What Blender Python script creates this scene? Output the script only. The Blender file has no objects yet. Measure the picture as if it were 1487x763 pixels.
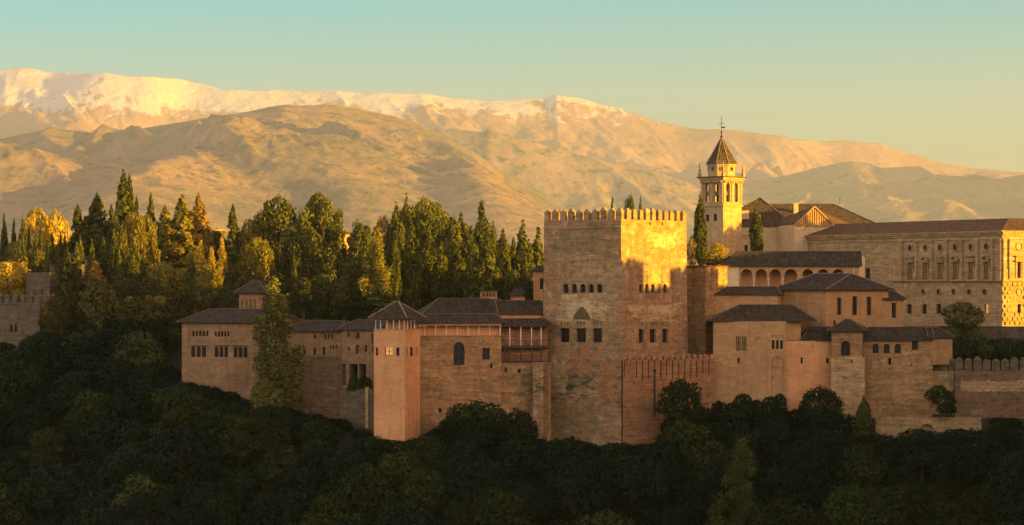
import bpy, math, random
import numpy as np
from mathutils import Vector, noise as mnoise

sc = bpy.context.scene
COL = sc.collection
RAD = math.radians

# ------------------------------------------------------------------ camera
F = 3870.0; CX = 743.5; HY = 410.0          # focal length and horizon in photo pixels (1487 wide)
cam_d = bpy.data.cameras.new('camera'); cam = bpy.data.objects.new('camera', cam_d); COL.objects.link(cam)
cam.location = (0, 0, 0); cam.rotation_euler = (RAD(90), 0, 0)
cam_d.sensor_width = 36; cam_d.lens = 36 * F / 1487.0
cam_d.shift_y = 28.5 / 1487.0
cam_d.clip_start = 1; cam_d.clip_end = 60000
sc.camera = cam

# ------------------------------------------------------------------ light
SUN_EL = 5.0
SX, SY = 0.9207, -0.3903                     # horizontal direction towards the sun
SUN_DIR = Vector((SX * math.cos(RAD(SUN_EL)), SY * math.cos(RAD(SUN_EL)), math.sin(RAD(SUN_EL))))
world = bpy.data.worlds.new('World'); sc.world = world; world.use_nodes = True
nt = world.node_tree; nt.nodes.clear()
w_out = nt.nodes.new('ShaderNodeOutputWorld'); w_bg = nt.nodes.new('ShaderNodeBackground')
w_sky = nt.nodes.new('ShaderNodeTexSky'); w_sky.sky_type = 'NISHITA'; w_sky.sun_disc = False
w_sky.sun_elevation = RAD(SUN_EL); w_sky.sun_rotation = math.atan2(SX, SY)
w_sky.altitude = 800; w_sky.air_density = 1.0; w_sky.dust_density = 1.5; w_sky.ozone_density = 1.0
w_tc = nt.nodes.new('ShaderNodeTexCoord'); w_sep = nt.nodes.new('ShaderNodeSeparateXYZ')
w_ramp = nt.nodes.new('ShaderNodeValToRGB'); w_mul = nt.nodes.new('ShaderNodeMix')
w_mul.data_type = 'RGBA'; w_mul.blend_type = 'MULTIPLY'; w_mul.inputs[0].default_value = 1.0
nt.links.new(w_tc.outputs['Generated'], w_sep.inputs[0]); nt.links.new(w_sep.outputs['Z'], w_ramp.inputs[0])
SKY_RAMP = [(0.0, (1.25, 0.95, 0.95)), (0.05, (0.58, 0.74, 0.95)), (0.105, (0.0, 0.78, 1.2)), (0.2, (5.2, 2.5, 2.2)), (0.42, (4.8, 2.3, 2.0)), (0.65, (1.3, 0.9, 0.9)), (1.0, (1.0, 0.8, 0.9))]
el = w_ramp.color_ramp.elements
while len(el) < len(SKY_RAMP): el.new(0.5)
for e, (p, c) in zip(el, SKY_RAMP): e.position = p; e.color = (*c, 1)
nt.links.new(w_sky.outputs[0], w_mul.inputs[6]); nt.links.new(w_ramp.outputs[0], w_mul.inputs[7])
# added weights: sky behind the viewer brightened to fill the walls, sunward sky dimmed
def w_math(op, a, b):
    n = nt.nodes.new('ShaderNodeMath'); n.operation = op
    for i, v in ((0, a), (1, b)):
        if isinstance(v, float): n.inputs[i].default_value = v
        else: nt.links.new(v, n.inputs[i])
    return n.outputs[0]
w_back = w_math('MULTIPLY', w_math('MAXIMUM', w_math('MULTIPLY', w_sep.outputs['Y'], -1.0), 0.0), 0.5)
w_side = w_math('MINIMUM', w_math('MULTIPLY', w_math('MAXIMUM', w_math('SUBTRACT', w_sep.outputs['X'], 0.25), 0.0), 1.35), 0.93)
w_fac = w_math('SUBTRACT', w_math('ADD', w_back, 1.0), w_side)
w_mul2 = nt.nodes.new('ShaderNodeMix'); w_mul2.data_type = 'RGBA'; w_mul2.blend_type = 'MULTIPLY'; w_mul2.inputs[0].default_value = 1.0
nt.links.new(w_mul.outputs[2], w_mul2.inputs[6]); nt.links.new(w_fac, w_mul2.inputs[7])
nt.links.new(w_mul2.outputs[2], w_bg.inputs[0]); w_bg.inputs[1].default_value = 0.10
nt.links.new(w_bg.outputs[0], w_out.inputs[0])
sun_d = bpy.data.lights.new('sun', 'SUN'); sun = bpy.data.objects.new('sun', sun_d); COL.objects.link(sun)
sun_d.energy = 5.0; sun_d.angle = RAD(0.5); sun_d.color = (1.0, 0.57, 0.03)
sun.rotation_euler = SUN_DIR.to_track_quat('Z', 'Y').to_euler(); sun.location = (200, -100, 300)
sc.view_settings.view_transform = 'Standard'; sc.view_settings.look = 'None'
sc.view_settings.gamma = 1; sc.view_settings.exposure = 1.5; sc.view_settings.use_curve_mapping = False
sc.cycles.max_bounces = 5; sc.cycles.diffuse_bounces = 3; sc.cycles.glossy_bounces = 1
sc.cycles.transmission_bounces = 2; sc.cycles.volume_bounces = 0; sc.cycles.use_denoising = True
sc.cycles.caustics_reflective = False; sc.cycles.caustics_refractive = False

# ------------------------------------------------------------------ helpers
def XY(px, Y): return ((px - CX) / F * Y, Y)
def Zp(py, Y): return (HY - py) / F * Y
def PX(x, y): return CX + F * x / y
def PY(z, y): return HY - F * z / y

def tag(o, label=None, cat=None, group=None, kind=None):
    if label: o['label'] = label
    if cat: o['category'] = cat
    if group: o['group'] = group
    if kind: o['kind'] = kind
    return o
def empty(name, loc, label=None, cat=None, group=None):
    o = bpy.data.objects.new(name, None); o.empty_display_size = 1; COL.objects.link(o); o.location = loc
    return tag(o, label, cat, group)
def origin_of(o):
    v = Vector((0, 0, 0))
    while o is not None: v += o.location; o = o.parent
    return v
def copy_tree(o, parent=None):
    c = o.copy(); COL.objects.link(c); c.parent = parent
    for ch in o.children: copy_tree(ch, c)
    return c

class MB:
    def __init__(s): s.v = []; s.f = []; s.m = []; s.uv = []
    def poly(s, pts, m=0, uv=None):
        n = len(s.v); s.v += [tuple(p) for p in pts]; s.f.append(tuple(range(n, n + len(pts)))); s.m.append(m)
        s.uv.append(uv if uv else [(0, 0)] * len(pts))
    def box(s, c, size, rot=0.0, m=0):
        hx, hy, hz = size[0] / 2, size[1] / 2, size[2] / 2; ca, sa = math.cos(rot), math.sin(rot)
        P = []
        for z in (-hz, hz):
            for x, y in ((-hx, -hy), (hx, -hy), (hx, hy), (-hx, hy)):
                P.append((c[0] + x * ca - y * sa, c[1] + x * sa + y * ca, c[2] + z))
        for q in ((3, 2, 1, 0), (4, 5, 6, 7), (0, 1, 5, 4), (1, 2, 6, 5), (2, 3, 7, 6), (3, 0, 4, 7)):
            s.poly([P[i] for i in q], m)
    def beam(s, a, b, w, h, m=0):                       # box along a-b
        a = Vector(a); b = Vector(b); d = (b - a); L = d.length; d.normalize()
        up = Vector((0, 0, 1)) if abs(d.z) < 0.95 else Vector((1, 0, 0))
        sd = d.cross(up).normalized(); up = sd.cross(d).normalized()
        P = []
        for q in (a, b):
            for i, j in ((-1, -1), (1, -1), (1, 1), (-1, 1)): P.append(q + sd * (i * w / 2) + up * (j * h / 2))
        for q in ((3, 2, 1, 0), (4, 5, 6, 7), (0, 1, 5, 4), (1, 2, 6, 5), (2, 3, 7, 6), (3, 0, 4, 7)):
            s.poly([P[i] for i in q], m)
    def tube(s, pts, rads, n=7, m=0, cap=True):
        rings = []
        pts = [Vector(p) for p in pts]
        for i, p in enumerate(pts):
            d = (pts[min(i + 1, len(pts) - 1)] - pts[max(i - 1, 0)]).normalized()
            up = Vector((0, 0, 1)) if abs(d.z) < 0.9 else Vector((1, 0, 0))
            a = d.cross(up).normalized(); b = d.cross(a).normalized()
            rings.append([p + (a * math.cos(2 * math.pi * k / n) + b * math.sin(2 * math.pi * k / n)) * rads[i] for k in range(n)])
        for i in range(len(rings) - 1):
            for k in range(n):
                s.poly([rings[i][k], rings[i + 1][k], rings[i + 1][(k + 1) % n], rings[i][(k + 1) % n]], m)
        if cap: s.poly(rings[-1][::-1], m); s.poly(rings[0], m)
    def lathe(s, c, prof, n=12, m=0):                   # prof: (r, z)
        for (r0, z0), (r1, z1) in zip(prof, prof[1:]):
            for k in range(n):
                a0 = 2 * math.pi * k / n; a1 = 2 * math.pi * (k + 1) / n
                P = [(c[0] + r0 * math.cos(a0), c[1] + r0 * math.sin(a0), c[2] + z0), (c[0] + r0 * math.cos(a1), c[1] + r0 * math.sin(a1), c[2] + z0),
                     (c[0] + r1 * math.cos(a1), c[1] + r1 * math.sin(a1), c[2] + z1), (c[0] + r1 * math.cos(a0), c[1] + r1 * math.sin(a0), c[2] + z1)]
                s.poly(P, m)
    def build(s, name, mats, parent=None, smooth=False):
        me = bpy.data.meshes.new(name)
        org = origin_of(parent) if parent else Vector((0, 0, 0))
        me.from_pydata([(v[0] - org.x, v[1] - org.y, v[2] - org.z) for v in s.v], [], s.f)
        if not isinstance(mats, (list, tuple)): mats = [mats]
        for m in mats: me.materials.append(m)
        me.polygons.foreach_set('material_index', s.m)
        uvl = me.uv_layers.new(name='UVMap')
        uvl.data.foreach_set('uv', [c for f in s.uv for p in f for c in p])
        if smooth: me.polygons.foreach_set('use_smooth', [True] * len(s.f))
        o = bpy.data.objects.new(name, me); COL.objects.link(o)
        if parent: o.parent = parent
        return o

# ------------------------------------------------------------------ materials
def new_mat(name):
    m = bpy.data.materials.new(name); m.use_nodes = True; t = m.node_tree; b = t.nodes['Principled BSDF']
    b.inputs['Specular IOR Level'].default_value = 0.2; b.inputs['Roughness'].default_value = 0.9
    return m, t, b
def N(t, typ, **kw):
    n = t.nodes.new(typ)
    for k, v in kw.items(): setattr(n, k, v)
    return n
def noise_n(t, vec, scale, detail=6, rough=0.6, dist=0.0):
    n = N(t, 'ShaderNodeTexNoise'); n.inputs['Scale'].default_value = scale; n.inputs['Detail'].default_value = detail
    n.inputs['Roughness'].default_value = rough; n.inputs['Distortion'].default_value = dist
    if vec: t.links.new(vec, n.inputs['Vector'])
    return n.outputs['Fac']
def mapping(t, vec, scale=(1, 1, 1), loc=(0, 0, 0)):
    n = N(t, 'ShaderNodeMapping'); n.inputs['Scale'].default_value = scale; n.inputs['Location'].default_value = loc
    t.links.new(vec, n.inputs['Vector']); return n.outputs[0]
def ramp(t, fac, stops):
    n = N(t, 'ShaderNodeValToRGB'); e = n.color_ramp.elements
    while len(e) < len(stops): e.new(0.5)
    for q, (p, c) in zip(e, stops):
        q.position = p; q.color = (*c, 1) if isinstance(c, tuple) else (c, c, c, 1)
    t.links.new(fac, n.inputs[0]); return n.outputs[0]
def mix(t, fac, a, b, mode='MIX'):
    n = N(t, 'ShaderNodeMix', data_type='RGBA', blend_type=mode)
    for i, v in ((0, fac), (6, a), (7, b)):
        if isinstance(v, (int, float)): n.inputs[i].default_value = v
        elif isinstance(v, tuple): n.inputs[i].default_value = (*v, 1)
        else: t.links.new(v, n.inputs[i])
    return n.outputs[2]
def math_n(t, op, a, b=0.0, clamp=False):
    n = N(t, 'ShaderNodeMath', operation=op, use_clamp=clamp)
    for i, v in ((0, a), (1, b)):
        if isinstance(v, (int, float)): n.inputs[i].default_value = v
        else: t.links.new(v, n.inputs[i])
    return n.outputs[0]
def bump(t, bsdf, h, strength=0.5, dist=0.1):
    n = N(t, 'ShaderNodeBump'); n.inputs['Strength'].default_value = strength; n.inputs['Distance'].default_value = dist
    t.links.new(h, n.inputs['Height']); t.links.new(n.outputs[0], bsdf.inputs['Normal'])
def posn(t): return N(t, 'ShaderNodeNewGeometry').outputs['Position']

def wall_mat(name, base, alt, pale, grey, course=2.2, patch=0.35, moss=0.0, moss_z=-17.0, seed=0.0, bmp=0.6, pt0=0.56, con=1.0):
    """old rammed earth and brick: blotches, courses, pale lime patches, dark weathering"""
    base, alt, pale, grey = (tuple((q[0], q[1], q[2] * 0.66)) for q in (base, alt, pale, grey))     # ochre earth: little blue in it
    m, t, b = new_mat(name); P = mapping(t, posn(t), loc=(seed * 13.7, seed * 7.1, seed * 3.3))
    big = noise_n(t, P, 0.16, 5, 0.6, 0.6)
    c = mix(t, ramp(t, big, [(0.35, 0.0), (0.65, 1.0)]), base, alt)
    crs = noise_n(t, mapping(t, P, (0.28, 0.28, course)), 1.0, 5, 0.65)
    c = mix(t, math_n(t, 'MULTIPLY', ramp(t, crs, [(0.42, 0.0), (0.62, 1.0)]), 0.8 * con), c, grey)
    pt = noise_n(t, mapping(t, P, (0.55, 0.55, 0.95), (31, 5, 9)), 0.55, 9, 0.74, 0.1)
    c = mix(t, math_n(t, 'MULTIPLY', ramp(t, pt, [(pt0, 0.0), (pt0 + 0.06, 1.0)]), patch), c, pale)
    bl = noise_n(t, mapping(t, P, (1, 1, 1.6), (5, 17, 2)), 0.75, 7, 0.7, 0.5)                     # stains and repairs a metre or two across
    c = mix(t, 1.0, c, ramp(t, bl, [(0.3, 1 - .38 * con), (0.5, 1.0), (0.7, 1 + .22 * con)]), 'MULTIPLY')
    fine = noise_n(t, mapping(t, P, (1, 1, 2.2)), 2.6, 6, 0.75)
    c = mix(t, 1.0, c, ramp(t, fine, [(0.25, 1 - .58 * con), (0.5, 1.0), (0.75, 1 + .45 * con)]), 'MULTIPLY')
    stk = noise_n(t, mapping(t, P, (1.3, 1.3, 0.13), (3, 8, 1)), 1.0, 4, 0.6)       # run-off streaks
    c = mix(t, 1.0, c, ramp(t, stk, [(0.3, 0.8), (0.5, 1.0), (0.8, 1.05)]), 'MULTIPLY')
    if moss > 0:
        sep = N(t, 'ShaderNodeSeparateXYZ'); t.links.new(posn(t), sep.inputs[0])
        hz = math_n(t, 'ABSOLUTE', math_n(t, 'SUBTRACT', sep.outputs[2], moss_z)); hz = math_n(t, 'DIVIDE', hz, 5.5)
        mz = math_n(t, 'SUBTRACT', 1.0, hz, True)
        mn = noise_n(t, mapping(t, P, (0.45, 0.45, 1.5), (77, 3, 1)), 0.9, 7, 0.7, 0.5)
        mf = math_n(t, 'MULTIPLY', ramp(t, mn, [(0.5, 0.0), (0.58, 1.0)]), math_n(t, 'MULTIPLY', mz, moss))
        c = mix(t, mf, c, (0.05, 0.075, 0.03))
    t.links.new(c, b.inputs['Base Color'])
    br = N(t, 'ShaderNodeTexWave', wave_type='BANDS', bands_direction='Z'); br.inputs['Scale'].default_value = 1.1; br.inputs['Distortion'].default_value = 1.5
    br.inputs['Detail'].default_value = 3; t.links.new(P, br.inputs['Vector'])
    h = mix(t, 0.35, fine, br.outputs['Fac']); bump(t, b, h, bmp, 0.12)
    return m
def plain_mat(name, col, var=0.25, scale=1.5, rough=0.85, bmp=0.2, stretch=(1, 1, 1)):
    m, t, b = new_mat(name); P = mapping(t, posn(t), stretch)
    n1 = noise_n(t, P, scale, 6, 0.7)
    lo = tuple(c * (1 - var) for c in col); hi = tuple(min(1, c * (1 + var)) for c in col)
    t.links.new(ramp(t, n1, [(0.3, lo), (0.7, hi)]), b.inputs['Base Color']); b.inputs['Roughness'].default_value = rough
    if bmp: bump(t, b, n1, bmp, 0.05)
    return m
def roof_mat(name, dark, mid, light):
    """curved clay tiles: channels run down the slope (v), courses across; lichen blotches"""
    m, t, b = new_mat(name); uv = N(t, 'ShaderNodeUVMap').outputs[0]; P = posn(t)
    w = N(t, 'ShaderNodeTexWave', wave_type='BANDS', bands_direction='X'); w.inputs['Scale'].default_value = 0.95
    w.inputs['Distortion'].default_value = 0.6; w.inputs['Detail'].default_value = 2; t.links.new(uv, w.inputs['Vector'])
    tile = N(t, 'ShaderNodeTexVoronoi'); tile.inputs['Scale'].default_value = 1.0; t.links.new(mapping(t, uv, (3.0, 2.2, 1)), tile.inputs['Vector'])
    c = ramp(t, noise_n(t, P, 0.9, 8, 0.75), [(0.3, dark), (0.52, mid), (0.78, light)])
    sepc = N(t, 'ShaderNodeSeparateColor'); t.links.new(tile.outputs['Color'], sepc.inputs[0])
    c = mix(t, 1.0, c, ramp(t, sepc.outputs[0], [(0.0, 0.6), (1.0, 1.35)]), 'MULTIPLY')
    c = mix(t, 1.0, c, ramp(t, w.outputs['Fac'], [(0.0, 0.62), (0.6, 1.05)]), 'MULTIPLY')
    t.links.new(c, b.inputs['Base Color']); bump(t, b, w.outputs['Fac'], 0.8, 0.12); return m
def leaf_mat(name, dark, light, trans=0.2, var=0.35):
    m, t, b = new_mat(name); a = N(t, 'ShaderNodeAttribute', attribute_name='tint').outputs['Fac']
    oi = N(t, 'ShaderNodeObjectInfo').outputs['Random']
    c = ramp(t, a, [(0.0, dark), (1.0, light)])
    c = mix(t, 1.0, c, ramp(t, oi, [(0.0, 1 - var), (1.0, 1 + var)]), 'MULTIPLY')
    t.links.new(c, b.inputs['Base Color']); b.inputs['Roughness'].default_value = 0.75; b.inputs['Specular IOR Level'].default_value = 0.1
    tr = N(t, 'ShaderNodeBsdfTranslucent'); t.links.new(c, tr.inputs[0]); ms = N(t, 'ShaderNodeMixShader'); ms.inputs[0].default_value = trans
    t.links.new(b.outputs[0], ms.inputs[1]); t.links.new(tr.outputs[0], ms.inputs[2]); t.links.new(ms.outputs[0], t.nodes['Material Output'].inputs[0])
    return m

M = {}
M['comares'] = wall_mat('weathered_tower_stone', (.43, .275, .17), (.35, .205, .125), (.54, .41, .29), (.20, .165, .125), 2.0, 0.5, 1.0, -17.0, 1, 0.6, 0.52)
M['comares_red'] = wall_mat('red_brick_repair', (.42, .225, .125), (.37, .19, .11), (.5, .36, .24), (.24, .15, .10), 3.0, 0.35, 0, 0, 21)
M['comares_pale'] = wall_mat('pale_stone_repair', (.52, .39, .25), (.46, .32, .19), (.60, .48, .34), (.27, .21, .14), 2.6, 0.6, 0.4, -17.0, 22, 0.6, 0.5)
M['comares_grey'] = wall_mat('grey_weathered_render', (.29, .215, .135), (.33, .235, .14), (.42, .33, .22), (.19, .155, .11), 1.4, 0.4, 0.6, -17.0, 23)
M['tapial'] = wall_mat('red_rammed_earth', (.44, .27, .145), (.34, .20, .11), (.55, .42, .27), (.20, .14, .09), 2.0, 0.6, 0.0, 0, 2)
M['tapial_red'] = wall_mat('red_brick_wall', (.36, .185, .105), (.41, .225, .13), (.46, .33, .21), (.22, .13, .08), 3.0, 0.3, 0.0, 0, 3)
M['plaster_pink'] = wall_mat('pink_lime_plaster', (.64, .335, .19), (.68, .385, .225), (.66, .45, .28), (.44, .24, .14), 0.8, 0.25, 0.0, 0, 4, 0.25, 0.56, 0.4)
M['plaster_ochre'] = wall_mat('ochre_lime_plaster', (.48, .31, .18), (.45, .275, .155), (.58, .44, .29), (.35, .235, .145), 1.0, 0.3, 0.0, 0, 5, 0.3, 0.56, 0.6)
M['plaster_white'] = wall_mat('white_limewash', (.72, .62, .50), (.68, .58, .46), (.78, .70, .6), (.58, .48, .38), 0.6, 0.3, 0.0, 0, 6, 0.15, 0.56, 0.4)
M['stone_pale'] = wall_mat('pale_ashlar', (.47, .33, .21), (.39, .27, .165), (.55, .43, .31), (.27, .195, .13), 2.6, 0.5, 0.0, 0, 7, 0.5)
M['stone_church'] = wall_mat('church_plaster', (.60, .48, .35), (.56, .44, .32), (.66, .55, .43), (.46, .36, .26), 1.2, 0.3, 0.0, 0, 8, 0.3, 0.56, 0.5)
M['stone_patch'] = wall_mat('patched_pale_masonry', (.50, .37, .235), (.44, .30, .175), (.62, .5, .36), (.3, .21, .135), 1.8, 0.8, 0.0, 0, 9)
M['stone_grey'] = wall_mat('grey_rampart_stone', (.15, .12, .10), (.18, .135, .105), (.25, .20, .16), (.09, .08, .07), 2.4, 0.4, 0.0, 0, 10)  # grey stone, darkened further for the weaker light at the far left
M['rampart_shaded'] = wall_mat('shaded_red_rampart_brick', (.26, .155, .10), (.21, .135, .09), (.36, .27, .18), (.13, .10, .075), 2.6, 0.45, 0, 0, 11)  # dimmer light on the low walls put into the brick tone
M['plaster_shaded'] = wall_mat('shaded_old_plaster', (.36, .22, .145), (.29, .18, .12), (.46, .35, .24), (.17, .13, .095), 1.2, 0.45, 0, 0, 12, 0.35, 0.55, 0.65)  # light falling off towards the left palace put into the plaster tone
M['church_tower'] = wall_mat('golden_brown_church_stone', (.50, .37, .235), (.44, .31, .19), (.58, .46, .32), (.32, .24, .16), 1.6, 0.4, 0, 0, 13, 0.4, 0.56, 0.6)
M['stain'] = plain_mat('dark_water_stain', (.06, .045, .032), 0.4, 2)
M['roof'] = roof_mat('grey_brown_clay_tiles', (.034, .031, .018), (.068, .056, .030), (.13, .105, .058))
M['roof_red'] = roof_mat('red_brown_clay_tiles', (.09, .052, .022), (.17, .095, .036), (.25, .155, .065))
M['roof_warm'] = roof_mat('warm_brown_clay_tiles', (.06, .045, .026), (.115, .08, .044), (.19, .14, .08))
M['mortar'] = plain_mat('pale_mortared_ridge_tiles', (.42, .36, .20), 0.4, 2.0)
M['ridge'] = plain_mat('dark_ridge_tiles', (.15, .115, .06), 0.4, 2.0)
M['wood'] = plain_mat('dark_weathered_wood', (.07, .045, .03), 0.4, 3, 0.7)
M['void'] = plain_mat('dark_window_glass', (.018, .014, .011), 0.3, 1, 0.35, 0)
M['shutter'] = plain_mat('dusty_wooden_shutter', (.22, .17, .055), 0.3, 2, 0.7)
M['marble'] = plain_mat('pale_marble_column', (.66, .56, .44), 0.12, 2, 0.6)
M['iron'] = plain_mat('black_iron', (.03, .026, .022), 0.3, 4, 0.5, 0)
M['bronze'] = plain_mat('bell_bronze', (.16, .11, .05), 0.3, 3, 0.4, 0)
M['bark'] = plain_mat('brown_bark', (.085, .058, .038), 0.4, 2.5, 0.95, 0.6, (1, 1, .3))
def glow_mat(name, col, s):
    m, t, b = new_mat(name); b.inputs['Base Color'].default_value = (.2, .12, .04, 1); b.inputs['Emission Color'].default_value = (*col, 1); b.inputs['Emission Strength'].default_value = s
    return m
M['glow'] = glow_mat('glowing_window', (1.0, .52, .12), 0.22)  # panes given a faint orange emission of their own
LEAF = {
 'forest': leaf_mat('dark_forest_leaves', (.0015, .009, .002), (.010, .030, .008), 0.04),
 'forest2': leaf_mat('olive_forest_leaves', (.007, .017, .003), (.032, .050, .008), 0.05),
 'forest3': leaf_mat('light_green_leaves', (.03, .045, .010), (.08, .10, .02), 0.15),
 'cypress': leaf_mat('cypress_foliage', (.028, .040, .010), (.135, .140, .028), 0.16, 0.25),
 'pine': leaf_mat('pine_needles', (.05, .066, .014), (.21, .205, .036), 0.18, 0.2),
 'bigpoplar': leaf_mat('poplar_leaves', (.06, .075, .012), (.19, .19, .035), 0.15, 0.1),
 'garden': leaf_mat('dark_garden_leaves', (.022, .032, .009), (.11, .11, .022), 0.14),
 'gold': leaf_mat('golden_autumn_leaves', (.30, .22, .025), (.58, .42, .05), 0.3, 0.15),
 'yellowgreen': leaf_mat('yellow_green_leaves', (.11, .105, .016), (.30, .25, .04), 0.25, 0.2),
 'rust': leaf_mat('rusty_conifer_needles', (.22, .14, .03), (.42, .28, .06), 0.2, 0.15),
 'hedge': leaf_mat('clipped_hedge_leaves', (.016, .030, .009), (.05, .07, .02), 0.05, 0.2),
}

# ------------------------------------------------------------------ ground
def lerp1(x, xs, ys): return np.interp(x, xs, ys)
WX = [-220, -95, -83, -62, -53, -33, -19, -5, 5, 17, 28, 50, 82, 140, 300]
WY = [490, 486, 482, 468, 446, 440, 426, 431, 430, 430, 437, 439, 437, 440, 460]
WZ = [-4, -8, -11, -13, -17, -22, -25, -23, -27, -27, -24, -22, -21, -20, -20]
def ground_z(x, y):
    x = np.asarray(x, float); y = np.asarray(y, float)
    yw = lerp1(x, WX, WY); zb = lerp1(x, WX, WZ)
    front = np.maximum(zb - 0.60 * np.maximum(yw - y, 0), -78.0)
    near = np.maximum(-2.2 - 0.30 * np.maximum(y, 0), -78.0)
    zf = np.maximum(front, near)
    a = np.clip((20 - x) / 50.0, 0, 1); a = a * a * (3 - 2 * a)
    inner = -10 + a * np.clip((y - 448) / 110.0, 0, 1) * 9.0
    inner = inner - np.clip((y - 750) / 900.0, 0, 1) * 30
    k = np.clip((y - yw - 14) / 6.0, 0, 1)
    z = zf * (1 - k) + inner * k
    z += 0.6 * np.sin(x * 0.11 + y * 0.07) * np.sin(y * 0.09 - x * 0.05) * np.clip((y - 280) / 60, 0, 1)
    return z
def grid_mesh(name, X, Yv, Zv, mat):
    ny, nx = X.shape
    me = bpy.data.meshes.new(name); co = np.stack([X, Yv, Zv], -1).reshape(-1, 3).astype(np.float32)
    idx = np.arange(nx * ny).reshape(ny, nx)
    q = np.stack([idx[:-1, :-1], idx[:-1, 1:], idx[1:, 1:], idx[1:, :-1]], -1).reshape(-1, 4)
    fill_mesh(me, co, q); me.materials.append(mat); me.polygons.foreach_set('use_smooth', np.ones(len(q), bool))
    o = bpy.data.objects.new(name, me); COL.objects.link(o); return o
def fill_mesh(me, co, q):
    me.vertices.add(len(co)); me.vertices.foreach_set('co', co.astype(np.float32).ravel())
    k = q.shape[1]
    me.loops.add(q.size); me.loops.foreach_set('vertex_index', q.astype(np.int32).ravel())
    me.polygons.add(len(q)); me.polygons.foreach_set('loop_start', np.arange(0, q.size, k, dtype=np.int32))
    me.update(calc_edges=True)
gm, t, b = new_mat('scrubby_soil'); P = posn(t)
t.links.new(ramp(t, noise_n(t, P, 0.15, 8, 0.7), [(0.3, (.022, .022, .012)), (0.55, (.05, .042, .022)), (0.8, (.085, .066, .038))]), b.inputs['Base Color'])
bump(t, b, noise_n(t, P, 1.2, 6), 0.6, 0.4)
gx = np.concatenate([np.linspace(-14000, -260, 12), np.arange(-240, 260, 4.0), np.linspace(280, 14000, 12)])
gy = np.concatenate([np.linspace(-120, 0, 6), np.arange(10, 340, 10.0), np.arange(343, 640, 3.0), np.linspace(660, 1800, 24), np.linspace(2400, 48000, 18)])
GX, GY = np.meshgrid(gx, gy)
tag(grid_mesh('ground', GX, GY, ground_z(GX, GY), gm), 'dark soil of the wooded hill under the palaces', None, None, 'structure')

# ------------------------------------------------------------------ mountains (each range a terrain sheet at its own distance)
def hash2(ix, iy, seed):
    h = (ix.astype(np.int64) * 374761393 + iy.astype(np.int64) * 668265263 + seed * 974711) & 0x7fffffff
    h = ((h ^ (h >> 13)) * 1274126177) & 0x7fffffff
    return ((h ^ (h >> 16)) & 0xffff) / 65535.0
def vnoise(x, y, seed):
    ix = np.floor(x); iy = np.floor(y); fx = x - ix; fy = y - iy
    fx = fx * fx * fx * (fx * (fx * 6 - 15) + 10); fy = fy * fy * fy * (fy * (fy * 6 - 15) + 10)
    a = hash2(ix, iy, seed); b_ = hash2(ix + 1, iy, seed); c = hash2(ix, iy + 1, seed); d = hash2(ix + 1, iy + 1, seed)
    return (a + (b_ - a) * fx) * (1 - fy) + (c + (d - c) * fx) * fy
def ridged(x, y, seed, octs=6, gain=0.5):
    s = 0; amp = 1; tot = 0; w = 1
    for o in range(octs):
        n = 1 - np.abs(2 * vnoise(x * 2 ** o + o * 17.3, y * 2 ** o + o * 9.1, seed + o) - 1); n = n * n
        s = s + amp * n * w; tot += amp; w = np.clip(n * 1.6, 0.25, 1); amp *= gain
    return s / tot
def fbm(x, y, seed, octs=5):
    s = 0; amp = 1; tot = 0
    for o in range(octs):
        s = s + amp * vnoise(x * 2 ** o + o * 7.7, y * 2 ** o + o * 3.9, seed + o); tot += amp; amp *= 0.5
    return s / tot
def mountain(name, label, crest, Yc, Df, Db, nx, ny, seed, amp, fscale, mat, prof=0.9, shear=0.0, base=-45, pxr=(-260, 1750), crest_amp=0.02, spurs=()):
    cpx = np.array([c[0] for c in crest], float); cpy = np.array([c[1] for c in crest], float)
    xs = (np.linspace(pxr[0], pxr[1], nx) - CX) / F * Yc
    s = np.concatenate([-np.linspace(1, 0, ny) ** 1.15, np.linspace(0, 1, ny // 4 + 1)[1:]])
    X, S = np.meshgrid(xs, s)
    yoff = (fbm(xs / (Df * 0.5) + 3, xs * 0 + 1.7, seed + 50, 4) - 0.5) * Df * 0.5      # the crest wanders in depth
    YC = Yc + yoff[None, :]
    Y = YC + np.where(S < 0, S * Df, S * Db)
    cz = (HY + 0.0 - np.interp(PX(xs, Yc), cpx, cpy)) / F * (Yc + yoff)
    H = cz[None, :] - base
    p = np.clip(1 - np.abs(S), 0, 1); p = np.where(S < 0, p ** prof, p ** 1.1)
    env = np.clip(np.abs(S) * 4.5, crest_amp, 1) * np.clip((1 - np.abs(S)) * 1.35, 0, 1) ** 1.3
    wx = (X + shear * (Y - Yc)) / fscale; wy = Y / (fscale * 2.1)
    wx = wx + 0.9 * (fbm(wx * 0.6, wy * 0.8, seed + 20, 3) - 0.5)
    r = ridged(wx, wy, seed, 8, 0.56)
    Zv = base + H * p - amp * (1 - r) * env * np.clip(H / H.max(), 0.25, 1)
    Zv += amp * 0.12 * (fbm(X / (fscale * 0.12), Y / (fscale * 0.12), seed + 9, 4) - 0.5) * np.clip(env, 0.22, 1)
    PXg = PX(X, Yc)
    for (p0, p1, s1, A, wl, wr) in spurs:                       # long spurs running down from the crest: steep on the left, gentle on the right
        q = np.clip(-S / s1, 0, 1.3); c = p0 + (p1 - p0) * q + 14 * np.sin(q * 7 + p0)
        d = PXg - c; g = np.where(d < 0, np.exp(-(d / wl) ** 2), np.exp(-(d / wr) ** 2))
        Zv += A * g * np.clip(q * 1.5, 0, 1) * np.clip((1.3 - q) * 2.2, 0, 1)
    return tag(grid_mesh(name, X, Y, Zv, mat), label, None, None, 'structure')
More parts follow.
